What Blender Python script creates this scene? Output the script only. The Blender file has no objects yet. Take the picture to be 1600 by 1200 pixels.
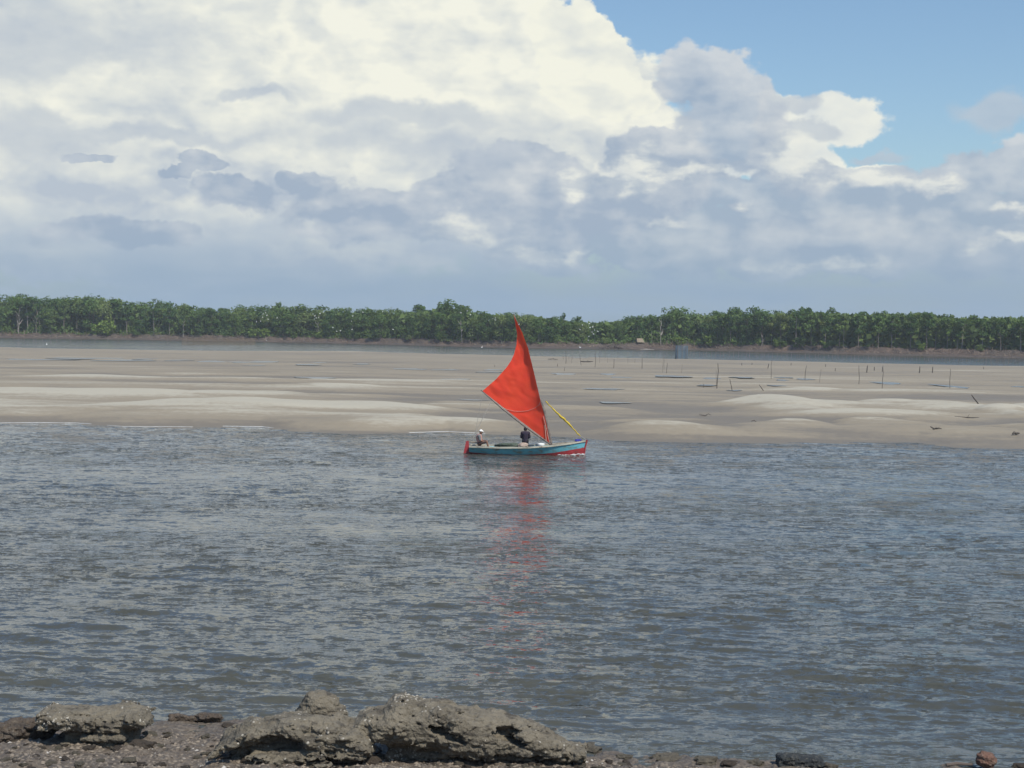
import bpy, bmesh, math, random
import numpy as np
from mathutils import Vector, Matrix

random.seed(7)
RNG = np.random.default_rng(7)
S = bpy.context.scene
COL = S.collection

# ------------------------------------------------------------------ camera
F_PX, CX, CY = 2400.0, 800.0, 600.0          # focal length in pixels of the 1600 px wide photograph
EYE = np.array([0.0, 0.0, 7.5])
PITCH = math.atan(90.0 / F_PX)
ROLL = math.radians(0.8)
_F = np.array([0, math.cos(PITCH), -math.sin(PITCH)])
_R0 = np.array([1.0, 0, 0])
_U0 = np.array([0, math.sin(PITCH), math.cos(PITCH)])
_R = math.cos(ROLL) * _R0 + math.sin(ROLL) * _U0
_U = -math.sin(ROLL) * _R0 + math.cos(ROLL) * _U0
cam_d = bpy.data.cameras.new('camera')
cam_d.sensor_width = 36.0
cam_d.lens = 36.0 * F_PX / 1600.0
cam_d.clip_start = 0.5
cam_d.clip_end = 20000
cam = bpy.data.objects.new('camera', cam_d)
COL.objects.link(cam)
cam.matrix_world = Matrix(((_R[0], _U[0], -_F[0], EYE[0]), (_R[1], _U[1], -_F[1], EYE[1]),
                           (_R[2], _U[2], -_F[2], EYE[2]), (0, 0, 0, 1)))
S.camera = cam

def ray(u, v):
    d = _F + (u - CX) / F_PX * _R - (v - CY) / F_PX * _U
    return d / np.linalg.norm(d)
def P(u, v, z=0.0):
    """ground point at height z seen at photo pixel (u, v)"""
    d = ray(u, v)
    t = (z - EYE[2]) / d[2]
    return EYE + d * t
def at(u, v, y):
    """point at depth y (metres ahead) seen at photo pixel (u, v)"""
    d = ray(u, v)
    return EYE + d * (y / d[1])

# ------------------------------------------------------------------ light and exposure
SUN_EL, SUN_AZ = math.radians(53), math.radians(140)      # azimuth clockwise from the view direction (+Y)
sun_d = bpy.data.lights.new('sun', 'SUN')
sun_d.energy = 4.85
sun_d.angle = math.radians(0.5)
sun_d.color = (1.0, 0.94, 0.83)
sun = bpy.data.objects.new('sun', sun_d)
COL.objects.link(sun)
SUN_DIR = Vector((math.sin(SUN_AZ) * math.cos(SUN_EL), math.cos(SUN_AZ) * math.cos(SUN_EL), math.sin(SUN_EL)))
sun.rotation_euler = SUN_DIR.to_track_quat('Z', 'Y').to_euler()
sun.location = (0, 0, 60)
S.view_settings.view_transform = 'Standard'
S.view_settings.look = 'None'
S.view_settings.exposure = 0.0
S.view_settings.gamma = 1.0
S.view_settings.use_curve_mapping = False

def srgb(r, g, b):
    f = lambda c: (c / 255 / 12.92) if c / 255 <= 0.04045 else ((c / 255 + 0.055) / 1.055) ** 2.4
    return (f(r), f(g), f(b), 1.0)

class NT:
    """small node-tree writer"""
    def __init__(self, tree):
        self.t = tree
    def n(self, typ, **kw):
        nd = self.t.nodes.new(typ)
        for k, v in kw.items():
            setattr(nd, k, v)
        return nd
    def put(self, sock, val):
        if isinstance(val, bpy.types.NodeSocket):
            self.t.links.new(val, sock)
        elif val is not None:
            sock.default_value = val
    def m(self, op, a, b=None, c=None, clamp=False):
        nd = self.n('ShaderNodeMath', operation=op, use_clamp=clamp)
        for i, x in enumerate((a, b, c)):
            if x is not None:
                self.put(nd.inputs[i], x)
        return nd.outputs[0]
    def vm(self, op, a, b=None, scale=None):
        nd = self.n('ShaderNodeVectorMath', operation=op)
        self.put(nd.inputs[0], a)
        if b is not None:
            self.put(nd.inputs[1], b)
        if scale is not None:
            self.put(nd.inputs['Scale'], scale)
        return nd.outputs['Value'] if op in ('LENGTH', 'DOT_PRODUCT', 'DISTANCE') else nd.outputs[0]
    def rng(self, x, a, b, c=0.0, d=1.0, smooth=True):
        nd = self.n('ShaderNodeMapRange', interpolation_type='SMOOTHSTEP' if smooth else 'LINEAR')
        for i, v in enumerate((x, a, b, c, d)):
            self.put(nd.inputs[i], v)
        return nd.outputs[0]
    def mix(self, f, a, b):
        nd = self.n('ShaderNodeMix', data_type='RGBA')
        self.put(nd.inputs[0], f)
        self.put(nd.inputs[6], a)
        self.put(nd.inputs[7], b)
        return nd.outputs[2]
    def noise(self, vec, scale, detail=4, rough=0.5, dist=0.0, dim='3D', out=0):
        nd = self.n('ShaderNodeTexNoise', noise_dimensions=dim)
        if vec is not None:
            self.put(nd.inputs['Vector'], vec)
        self.put(nd.inputs['Scale'], scale)
        self.put(nd.inputs['Detail'], detail)
        self.put(nd.inputs['Roughness'], rough)
        self.put(nd.inputs['Distortion'], dist)
        return nd.outputs[out]
    def xyz(self, x, y, z):
        nd = self.n('ShaderNodeCombineXYZ')
        for i, v in enumerate((x, y, z)):
            self.put(nd.inputs[i], v)
        return nd.outputs[0]
# ------------------------------------------------------------------ sky: Nishita air and procedural clouds by direction
world = bpy.data.worlds.new('World')
S.world = world
world.use_nodes = True
world.node_tree.nodes.clear()
W = NT(world.node_tree)

def sky_pt(u, v):
    d = ray(u, v)
    return math.atan2(d[0], d[1]) * 24.0, math.asin(d[2]) * 24.0     # 1 unit is about 2.4 degrees

def blob_group(name, blobs):
    """field: highest of many soft ellipses (1 in the middle, 0 on the rim), in sky units"""
    g = bpy.data.node_groups.new(name, 'ShaderNodeTree')
    g.interface.new_socket('q', in_out='INPUT', socket_type='NodeSocketVector')
    g.interface.new_socket('field', in_out='OUTPUT', socket_type='NodeSocketFloat')
    t = NT(g)
    gi = t.n('NodeGroupInput'); go = t.n('NodeGroupOutput')
    cur = None
    for b in blobs:
        u, v, ru, rv = b[:4]
        k = b[4] if len(b) > 4 else 1.0
        a, e = sky_pt(u, v)
        d = t.vm('SUBTRACT', gi.outputs[0], (a, e, 0))
        d = t.vm('MULTIPLY', d, (100.0 / ru, 100.0 / rv, 0))
        l = t.vm('LENGTH', d)
        f = t.m('MULTIPLY_ADD', l, -k, k)
        cur = f if cur is None else t.m('SMOOTH_MAX', cur, f, 0.25)
    t.put(go.inputs[0], cur)
    return g

def use_group(t, g, q):
    nd = t.n('ShaderNodeGroup'); nd.node_tree = g
    t.put(nd.inputs[0], q)
    return nd.outputs[0]

BIG = [  # the tall sunlit cumulus on the left
    (400, -80, 455, 260), (250, 150, 520, 150), (640, 110, 300, 190), (870, 70, 70, 60), (905, 120, 88, 64),
    (800, 170, 280, 110), (965, 160, 85, 45), (1000, 205, 95, 55), (300, 300, 700, 150), (700, 300, 420, 110), (-300, 100, 420, 260),
    (990, 260, 130, 60)]
BRIGHT = [  # bright far heads at the right edge of the bank
    (1225, 190, 55, 38), (1300, 190, 82, 34), (1265, 262, 66, 34), (1225, 235, 60, 42), (1110, 258, 95, 17),
    (990, 272, 60, 38), (1165, 325, 20, 11), (1040, 350, 60, 12), (735, 362, 60, 26), (1570, 380, 40, 10), (1365, 275, 50, 22), (1450, 282, 50, 18), (1575, 335, 30, 14)]
GREY = [  # shaded cumulus in front
    (1095, 125, 70, 48), (1145, 195, 78, 82), (1085, 235, 90, 26), (980, 236, 46, 30), (800, 275, 105, 55),
    (720, 300, 80, 40), (905, 318, 130, 50), (1080, 295, 130, 52), (1210, 300, 130, 50), (1360, 318, 180, 52),
    (1530, 275, 75, 34), (1600, 255, 60, 34), (1500, 360, 260, 70), (800, 350, 240, 40), (575, 335, 130, 48), (370, 305, 78, 28), (325, 256, 34, 17),
    (275, 270, 28, 10), (465, 292, 26, 16), (1130, 370, 420, 60), (180, 365, 110, 24), (135, 243, 42, 8), (860, 395, 60, 12), (1420, 398, 90, 12)]
SCUD = [(1240, 168, 44, 18, 1.5), (1278, 207, 44, 16, 1.2), (1560, 180, 75, 24), (1380, 243, 40, 10), (400, 150, 70, 10), (640, 185, 190, 22, .8), (200, 210, 260, 14, .7), (1390, 262, 90, 6), (640, 225, 230, 35, .6), (90, 70, 260, 70, .6), (60, 210, 100, 40, .7)]
TOWER = [(893, 66, 66, 66), (915, 110, 74, 52), (965, 150, 66, 34), (935, 150, 60, 30), (860, 40, 30, 40), (1000, 165, 44, 16)]
g_tower = blob_group('cloud_tower', TOWER)
GAP = [(1165, 326, 22, 13), (1045, 350, 62, 12), (735, 362, 60, 28), (1570, 380, 50, 11), (1362, 276, 62, 22), (1455, 286, 50, 16), (1578, 332, 40, 14), (1100, 258, 86, 12), (870, 396, 80, 10), (985, 270, 44, 30), (1300, 415, 110, 12), (1235, 245, 40, 30), (900, 280, 30, 18)]
g_gap = blob_group('cloud_gap', GAP)
g_big, g_bright, g_grey, g_scud = (blob_group(n, b) for n, b in (('cloud_big', BIG), ('cloud_bright', BRIGHT), ('cloud_grey', GREY), ('cloud_scud', SCUD)))

tc = W.n('ShaderNodeTexCoord')
sp = W.n('ShaderNodeSeparateXYZ'); W.put(sp.inputs[0], tc.outputs['Generated'])
az = W.m('MULTIPLY', W.m('ARCTAN2', sp.outputs[0], sp.outputs[1]), 24.0)
el = W.m('MULTIPLY', W.m('ARCSINE', sp.outputs[2]), 24.0)
q0 = W.xyz(az, el, 0.0)

def puffs():
    """group: q -> cauliflower relief for the edges, and its larger forms alone for the light and shade"""
    g = bpy.data.node_groups.new('puffs', 'ShaderNodeTree')
    g.interface.new_socket('q', in_out='INPUT', socket_type='NodeSocketVector')
    g.interface.new_socket('relief', in_out='OUTPUT', socket_type='NodeSocketFloat')
    g.interface.new_socket('form', in_out='OUTPUT', socket_type='NodeSocketFloat')
    t = NT(g)
    gi = t.n('NodeGroupInput'); go = t.n('NodeGroupOutput')
    q = gi.outputs[0]
    w = t.noise(q, 1.1, 4, 0.55, dim='2D', out=1)
    qw = t.vm('ADD', q, t.vm('SCALE', t.vm('SUBTRACT', w, (0.5, 0.5, 0.5)), scale=0.7))
    tot = None
    for sc, am in ((0.75, 0.55), (1.7, 0.30), (4.0, 0.13)):
        v = t.n('ShaderNodeTexVoronoi', voronoi_dimensions='2D', feature='SMOOTH_F1')
        t.put(v.inputs['Vector'], qw); t.put(v.inputs['Scale'], sc); t.put(v.inputs['Smoothness'], 0.5)
        a = t.m('MULTIPLY_ADD', v.outputs['Distance'], -am * 1.3, am)
        tot = a if tot is None else t.m('ADD', tot, a)
    low = t.noise(q, 0.8, 3, 0.5, dim='2D')
    t.put(go.inputs[1], t.m('MULTIPLY_ADD', low, 0.9, tot))
    n = t.noise(q, 3.6, 8, 0.62, dim='2D')
    t.put(go.inputs[0], t.m('MULTIPLY_ADD', n, 0.55, tot))
    return g
g_puff = puffs()
LS = (0.24, 0.26, 0.0)                                 # towards the sun in the sky plane: up and to the right
def puff(q):
    nd = W.n('ShaderNodeGroup'); nd.node_tree = g_puff
    W.put(nd.inputs[0], q)
    return nd.outputs
qp = W.vm('MULTIPLY', q0, (0.9, 1.45, 1))
pu = puff(qp)
r0 = pu[0]
pl = puff(W.vm('ADD', qp, LS))
rel = W.m('ADD', W.m('MULTIPLY', W.m('SUBTRACT', pu[1], pl[1]), 0.75), W.m('MULTIPLY', W.m('SUBTRACT', pu[0], pl[0]), 0.42))       # positive where the puff faces the sun
warp = W.noise(q0, 0.9, 6, 0.55, dim='2D', out=1)
qw = W.vm('ADD', q0, W.vm('SCALE', W.vm('SUBTRACT', warp, (0.5, 0.5, 0.5)), scale=0.75))
soft = W.noise(W.vm('MULTIPLY', q0, (0.30, 1.3, 1)), 1.0, 5, 0.5, dim='2D')        # flat streaky layers
fine = W.noise(W.vm('MULTIPLY', q0, (0.8, 2.0, 1)), 1.5, 7, 0.6, dim='2D')

# air
skyt = W.n('ShaderNodeTexSky', sky_type='NISHITA', sun_disc=False, sun_elevation=SUN_EL, sun_rotation=SUN_AZ, altitude=0, air_density=1.0, dust_density=1.2, ozone_density=1.0)
air = W.vm('MULTIPLY', W.vm('SCALE', skyt.outputs[0], scale=0.115), (0.94, 1.07, 1.14))
air = W.mix(W.rng(el, 5.5, 11.0), air, W.vm('MULTIPLY', air, (0.95, 1.22, 1.42)))  # upper sky tinted bluer and brighter, added so the water reflects bluer
haze_c = srgb(149, 171, 193)
hz = W.rng(el, 0.2, 3.6, 1.0, 0.0)

def layer(base, g, k_noise, lo, hi, c_dark, c_lite, shade, opacity=1.0):
    f = use_group(W, g, qw)
    h = W.m('ADD', W.m('MULTIPLY_ADD', r0, k_noise, -0.55 * k_noise), f)
    a = W.m('MULTIPLY', W.rng(h, lo, hi), opacity)
    return W.mix(a, base, W.mix(shade, c_dark, c_lite)), a, h

# general broken cloud over the rest of the sky, outside the view
gen = W.noise(W.vm('MULTIPLY', q0, (0.10, 0.16, 1)), 1.0, 6, 0.58, dim='2D')
away = W.m('MAXIMUM', W.rng(el, 5.0, 9.0), W.rng(W.m('ABSOLUTE', az), 9.0, 14.0))
col = W.mix(W.m('MULTIPLY', W.rng(gen, 0.58, 0.76), away), air, srgb(212, 215, 220))

shade_b = W.m('ADD', W.m('MULTIPLY_ADD', rel, 0.85, 0.66), W.m('MULTIPLY_ADD', soft, 1.1, -0.55))
hgt = W.rng(el, 1.4, 3.9, -0.36, 0.18)
corner = W.m('MULTIPLY', W.rng(az, -4.6, -7.5), W.rng(el, 3.7, 4.6))          # the greyer deck in the upper left
shade_b = W.m('ADD', W.m('MULTIPLY_ADD', corner, -0.38, shade_b), hgt, clamp=True)
col, a_big, h_big = layer(col, g_big, 0.42, 0.0, 0.16, srgb(184, 195, 207), srgb(243, 243, 230), shade_b, W.rng(el, 7.2, 5.5))
shade_t = W.m('MULTIPLY_ADD', rel, 0.9, 0.88, clamp=True)
col, a_t, _ = layer(col, g_tower, 0.45, 0.0, 0.10, srgb(200, 208, 214), srgb(243, 243, 229), shade_t)
# low pale stratus
veil = W.m('MULTIPLY', W.rng(soft, 0.36, 0.64), W.rng(el, 2.6, 1.0, 0.0, 0.75))
col = W.mix(veil, col, srgb(186, 198, 210))
shade_w = W.m('MULTIPLY_ADD', rel, 0.8, 0.85, clamp=True)
col, a_w, _ = layer(col, g_bright, 0.75, 0.0, 0.25, srgb(196, 205, 215), srgb(240, 240, 229), shade_w, 0.92)
shade_g = W.m('ADD', W.m('MULTIPLY_ADD', rel, 1.1, 0.18), W.rng(el, 2.2, 4.0, 0.0, 0.40))
shade_g = W.m('ADD', W.m('MULTIPLY_ADD', soft, 1.0, -0.62), W.m('MULTIPLY_ADD', fine, 0.9, W.m('SUBTRACT', shade_g, 0.2)), clamp=True)
col, a_g, _ = layer(col, g_grey, 0.85, 0.0, 0.24, srgb(161, 177, 196), srgb(208, 213, 217), shade_g, 0.92)
col, a_s, _ = layer(col, g_scud, 0.8, -0.05, 0.6, srgb(172, 185, 201), srgb(198, 206, 213), fine, 0.7)
shade_l = W.m('MULTIPLY_ADD', rel, 0.7, 0.75, clamp=True)
col, a_l, _ = layer(col, g_gap, 1.7, 0.10, 1.05, srgb(196, 205, 213), srgb(236, 237, 228), shade_l, W.rng(fine, 0.36, 0.60, 0.25, 0.95))
# far air in front of the low cloud
low = W.rng(el, 1.9, 0.4, 0.0, 0.95)
low = W.m('MULTIPLY', low, W.m('MULTIPLY_ADD', soft, 0.7, 0.6), clamp=True)
col = W.mix(low, col, haze_c)
# below the horizon: same haze colour (never seen past the land)
col = W.mix(W.rng(el, 0.0, -0.3), col, haze_c)
bgn = W.n('ShaderNodeBackground'); W.put(bgn.inputs[0], col); W.put(bgn.inputs[1], 1.0)
wo = W.n('ShaderNodeOutputWorld'); W.put(wo.inputs[0], bgn.outputs[0])
world.cycles.sampling_method = 'MANUAL'
world.cycles.sample_map_resolution = 512

# ------------------------------------------------------------------ helpers
def tag(o, label=None, cat=None, group=None, kind=None):
    for k, v in (('label', label), ('category', cat), ('group', group), ('kind', kind)):
        if v:
            o[k] = v
    return o

def empty(name, loc=(0, 0, 0), rz=0.0):
    o = bpy.data.objects.new(name, None)
    o.empty_display_size = 0.3
    COL.objects.link(o)
    o.location = loc
    o.rotation_euler = (0, 0, rz)
    return o

def link(name, me, mat=None, parent=None, smooth=False):
    o = bpy.data.objects.new(name, me)
    COL.objects.link(o)
    if mat is not None:
        me.materials.append(mat)
    if parent is not None:
        o.parent = parent
    if smooth:
        me.polygons.foreach_set('use_smooth', np.ones(len(me.polygons), dtype=bool))
    return o

def copy_tree(o, parent=None):
    c = o.copy()
    COL.objects.link(c)
    c.parent = parent
    for ch in o.children:
        copy_tree(ch, c)
    return c

def np_mesh(name, verts, quads=None, tris=None):
    """mesh from arrays, fast"""
    me = bpy.data.meshes.new(name)
    verts = np.asarray(verts, dtype=np.float32)
    me.vertices.add(len(verts))
    me.vertices.foreach_set('co', verts.ravel())
    loops, starts, tot = [], [], 0
    for arr, k in ((quads, 4), (tris, 3)):
        if arr is not None and len(arr):
            arr = np.asarray(arr, dtype=np.int32)
            loops.append(arr.ravel())
            starts.append(tot + np.arange(len(arr), dtype=np.int32) * k)
            tot += arr.size
    loops = np.concatenate(loops); starts = np.concatenate(starts)
    me.loops.add(len(loops))
    me.loops.foreach_set('vertex_index', loops)
    me.polygons.add(len(starts))
    me.polygons.foreach_set('loop_start', starts)
    me.update(calc_edges=True)
    me.validate()
    return me

def grid_faces(nr, nc):
    i = np.arange((nr - 1) * nc).reshape(nr - 1, nc)[:, :-1].ravel()
    return np.stack([i, i + 1, i + nc + 1, i + nc], 1)

class MB:
    """collects boxes, tubes and loose faces into one mesh"""
    def __init__(self):
        self.v, self.f = [], []
    def add(self, vs, fs):
        o = len(self.v)
        self.v += [tuple(map(float, p)) for p in vs]
        self.f += [tuple(i + o for i in f) for f in fs]
        return self
    def tube(self, pts, radii, seg=6, cap=True):
        pts = [Vector(p) for p in pts]
        if not hasattr(radii, '__len__'):
            radii = [radii] * len(pts)
        vs, fs = [], []
        up = None
        for i, p in enumerate(pts):
            d = (pts[min(i + 1, len(pts) - 1)] - pts[max(i - 1, 0)]).normalized()
            if up is None:
                up = Vector((0, 0, 1)) if abs(d.z) < 0.9 else Vector((1, 0, 0))
            a = d.cross(up).normalized()
            b = d.cross(a).normalized()
            up = b * -1 if False else up
            for k in range(seg):
                t = 2 * math.pi * k / seg
                vs.append(p + (a * math.cos(t) + b * math.sin(t)) * radii[i])
        for i in range(len(pts) - 1):
            for k in range(seg):
                k2 = (k + 1) % seg
                fs.append((i * seg + k, i * seg + k2, (i + 1) * seg + k2, (i + 1) * seg + k))
        if cap:
            fs.append(tuple(range(seg))[::-1])
            fs.append(tuple((len(pts) - 1) * seg + k for k in range(seg)))
        return self.add(vs, fs)
    def box(self, c, s, m=None):
        vs = [Vector(((i & 1) - .5, ((i >> 1) & 1) - .5, (i >> 2) - .5)) for i in range(8)]
        vs = [Vector((p.x * s[0], p.y * s[1], p.z * s[2])) for p in vs]
        if m is not None:
            vs = [m @ p for p in vs]
        vs = [p + Vector(c) for p in vs]
        return self.add(vs, [(0, 2, 3, 1), (4, 5, 7, 6), (0, 1, 5, 4), (2, 6, 7, 3), (0, 4, 6, 2), (1, 3, 7, 5)])
    def build(self, name, mat=None, parent=None, smooth=False, mesh_only=False):
        me = bpy.data.meshes.new(name)
        me.from_pydata(self.v, [], self.f)
        me.update()
        if mesh_only:
            if mat is not None:
                me.materials.append(mat)
            if smooth:
                me.polygons.foreach_set('use_smooth', np.ones(len(me.polygons), dtype=bool))
            return me
        return link(name, me, mat, parent, smooth)

def _hash(ix, iy, iz, seed):
    h = (ix.astype(np.int64) * 374761393 + iy.astype(np.int64) * 668265263 + iz.astype(np.int64) * 2147483647 + seed * 974711) & 0x7fffffff
    h = ((h ^ (h >> 13)) * 1274126177) & 0x7fffffff
    h = h ^ (h >> 16)
    return (h & 0xffff) / 65535.0 * 2 - 1

def vnoise(x, y, z=None, seed=0):
    x = np.asarray(x, float); y = np.asarray(y, float)
    z = np.zeros_like(x) if z is None else np.asarray(z, float)
    ix, iy, iz = np.floor(x), np.floor(y), np.floor(z)
    fx, fy, fz = x - ix, y - iy, z - iz
    u, v, w = (t * t * t * (t * (t * 6 - 15) + 10) for t in (fx, fy, fz))
    r = 0
    for a in (0, 1):
        for b in (0, 1):
            for c in (0, 1):
                r = r + _hash(ix + a, iy + b, iz + c, seed) * (u if a else 1 - u) * (v if b else 1 - v) * (w if c else 1 - w)
    return r

def fbm(x, y, z=None, oct=4, seed=0, gain=0.5):
    r, a, f = 0, 1.0, 1.0
    for k in range(oct):
        r = r + a * vnoise(np.asarray(x) * f + 17.3 * k, np.asarray(y) * f - 9.1 * k, None if z is None else np.asarray(z) * f + 4.7 * k, seed + k)
        a *= gain; f *= 2.03
    return r

def sstep(x, a, b):
    t = np.clip((x - a) / (b - a), 0, 1)
    return t * t * (3 - 2 * t)

def surface_nets(F, origin, h):
    """smooth surface where the sampled field F crosses zero (F < 0 inside)"""
    nx, ny, nz = F.shape
    ins = F < 0
    s = [(0, 0, 0), (1, 0, 0), (0, 1, 0), (1, 1, 0), (0, 0, 1), (1, 0, 1), (0, 1, 1), (1, 1, 1)]
    cut = lambda A, o: A[o[0]:nx - 1 + o[0], o[1]:ny - 1 + o[1], o[2]:nz - 1 + o[2]]
    cnt = sum(cut(ins, o).astype(np.int8) for o in s)
    act = (cnt > 0) & (cnt < 8)
    idx = -np.ones(act.shape, dtype=np.int64)
    cells = np.argwhere(act)
    idx[act] = np.arange(len(cells))
    acc = np.zeros((len(cells), 3)); n = np.zeros(len(cells))
    for i in range(8):
        for j in range(i + 1, 8):
            d = [s[j][k] - s[i][k] for k in range(3)]
            if sum(map(abs, d)) != 1:
                continue
            fi, fj = cut(F, s[i])[act], cut(F, s[j])[act]
            m = (fi < 0) != (fj < 0)
            t = np.where(m, fi / np.where(m, fi - fj, 1), 0)
            p = np.array(s[i])[None, :] + t[:, None] * np.array(d)[None, :]
            acc[m] += p[m]; n[m] += 1
    V = (cells + acc / n[:, None]) * h + np.array(origin)
    Q = []
    for ax in range(3):
        a, b = [(1, 2), (2, 0), (0, 1)][ax]
        lo = [slice(1, -1)] * 3; hi = [slice(1, -1)] * 3
        lo[ax] = slice(0, -1); hi[ax] = slice(1, None)
        A, B = ins[tuple(lo)], ins[tuple(hi)]
        for flip, m in ((False, A & ~B), (True, ~A & B)):
            c = np.argwhere(m)
            off = np.array([1, 1, 1]); off[ax] = 0
            c = c + off
            def get(da, db):
                q = c.copy(); q[:, a] += da; q[:, b] += db
                return idx[q[:, 0], q[:, 1], q[:, 2]]
            q = np.stack([get(-1, -1), get(0, -1), get(0, 0), get(-1, 0)], 1)
            Q.append(q[:, ::-1] if flip else q)
    return V, np.concatenate(Q)

def mat(name):
    m = bpy.data.materials.new(name)
    m.use_nodes = True
    m.node_tree.nodes.clear()
    t = NT(m.node_tree)
    out = t.n('ShaderNodeOutputMaterial')
    b = t.n('ShaderNodeBsdfPrincipled')
    t.put(out.inputs[0], b.outputs[0])
    return m, t, b, out

def bump(t, h, strength, dist):
    nd = t.n('ShaderNodeBump')
    t.put(nd.inputs['Height'], h); t.put(nd.inputs['Strength'], strength); t.put(nd.inputs['Distance'], dist)
    return nd.outputs[0]

def simple(name, c1, c2=None, rough=0.7, scale=4.0, bumpd=0.0, spec=0.3, detail=5, vec='Object', trans=0.0):
    """plain worn material: two colours broken up by noise"""
    m, t, b, out = mat(name)
    tc = t.n('ShaderNodeTexCoord')
    if c2 is None:
        c2 = tuple(c * 0.7 for c in c1[:3]) + (1,)
    n = t.noise(tc.outputs[vec], scale, detail, 0.6)
    t.put(b.inputs['Base Color'], t.mix(t.rng(n, 0.35, 0.65), c1 if len(c1) == 4 else tuple(c1) + (1,), c2 if len(c2) == 4 else tuple(c2) + (1,)))
    b.inputs['Roughness'].default_value = rough
    b.inputs['Specular IOR Level'].default_value = spec
    if bumpd:
        t.put(b.inputs['Normal'], bump(t, n, 0.6, bumpd))
    return m

# ------------------------------------------------------------------ the sandbank's outline, as world polylines by azimuth
def az_table(px, z=0.0):
    p = np.array([P(u, v, z) for u, v in px])
    a = np.arctan2(p[:, 0], p[:, 1]); d = np.hypot(p[:, 0], p[:, 1])
    return a, d
A_NEAR, D_NEAR = az_table([(-700, 655), (-200, 660), (0, 662), (60, 661.5), (120, 662.5), (190, 668), (310, 669), (350, 668), (410, 668.5), (460, 674), (545, 679), (640, 678), (700, 676), (755, 679), (830, 682), (900, 684), (960, 690), (1040, 692),
    (1100, 693), (1290, 693), (1390, 692), (1435, 692.5), (1490, 699), (1600, 702), (1900, 706), (2300, 712)])
A_FAR, D_FAR = az_table([(-700, 534), (0, 543), (140, 546), (270, 548), (540, 550), (810, 556), (1080, 562), (1340, 568), (1600, 573), (2300, 588)], 0.3)
A_TREE, D_TREE = az_table([(-700, 512), (0, 527), (270, 531), (540, 536), (810, 543), (1080, 546), (1340, 553), (1600, 559), (2300, 572)])
near_d = lambda a: np.interp(a, A_NEAR, D_NEAR)
far_d = lambda a: np.interp(a, A_FAR, D_FAR)
tree_d = lambda a: np.interp(a, A_TREE, D_TREE)

# dunes: centre pixel, half length in pixels, half depth in metres, height
DUNES = [(355, 640, 210, 6.5, .62), (150, 618, 200, 7, .45), (60, 640, 120, 6, .30), (430, 620, 170, 7, .35), (560, 640, 150, 6, .48), (560, 622, 190, 6, .28),
    (640, 656, 130, 4.5, .34), (690, 633, 80, 6, .35), (880, 642, 90, 5, .42), (960, 656, 70, 4, .25), (1060, 668, 110, 3.5, .42), (1010, 655, 60, 4, .25),
    (1190, 635, 80, 6, .62), (1320, 648, 110, 6, .40), (1205, 662, 75, 4, .45), (1390, 663, 105, 4, .48), (1480, 640, 130, 6, .30), (1580, 645, 60, 6, .50), (1600, 672, 60, 4, .40), (1080, 620, 160, 8, .22),
    (300, 596, 200, 10, .20), (700, 598, 220, 10, .20), (1000, 610, 120, 8, .15), (120, 592, 160, 10, .25), (1420, 612, 150, 8, .20), (530, 605, 160, 8, .18), (250, 655, 60, 4, .15), (470, 661, 90, 3, .15), (1700, 640, 120, 6, .4), (-80, 630, 120, 6, .4)]
_rd = np.random.default_rng(19)
DUNES += [(_rd.uniform(480, 1850), _rd.uniform(600, 672), _rd.uniform(40, 95), _rd.uniform(3, 6), _rd.uniform(.16, .36)) for _ in range(18)]
DUNE_W = []
for u, v, ru, ly, amp in DUNES:
    p = P(u, v, 0.45); DUNE_W.append((p[0], p[1], ru * p[1] / F_PX, ly, amp))

def sand_h(x, y):
    a = np.arctan2(x, y); d = np.hypot(x, y)
    wob = 1.2 * fbm(x * 0.08, y * 0.08, oct=3, seed=3)
    s1 = d - near_d(a) + wob * 0.5
    s2 = far_d(a) - d + 4 * fbm(x * 0.02, y * 0.05, oct=3, seed=5)
    base = 0.30 * sstep(s1, 0, 9) + 0.10 * sstep(s1, 0, 60) + 0.012 * np.clip(s1, -20, 3)
    h = base
    wx = x + 3.0 * fbm(x * 0.06, y * 0.10, oct=3, seed=11)
    wy = y + 3.0 * fbm(x * 0.05, y * 0.12, oct=3, seed=12)
    dn = np.zeros_like(x)
    for cx, cy, lx, ly, amp in DUNE_W:
        ex = np.abs((wx - cx) / lx); ey = (wy - cy) / ly
        ey = np.where(ey < 0, ey * 0.60, ey * 1.9)                        # long slope towards the channel, short lee behind
        g = np.exp(-(ex ** 2.4)) * np.exp(-np.abs(ey) ** np.where(ey < 0, 1.25, 1.9))
        dn = np.maximum(dn, amp * g) + 0.25 * np.minimum(dn, amp * g)
    dn = 1.35 * dn * sstep(s1, 0.2, 5)
    rip = 0.22 * fbm(x * 0.025 + 40, y * 0.085, oct=4, seed=21) * sstep(s1, 2, 14)
    rip *= 1 - 0.65 * sstep(d, 170, 260)
    h = h + dn + rip
    lo = -0.5 + 0.0 * x
    k1, k2 = sstep(s1, -6, 0.3), sstep(s2, -9, 2)
    return lo + (h - lo) * np.minimum(k1, k2), dn, rip, s1

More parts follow.
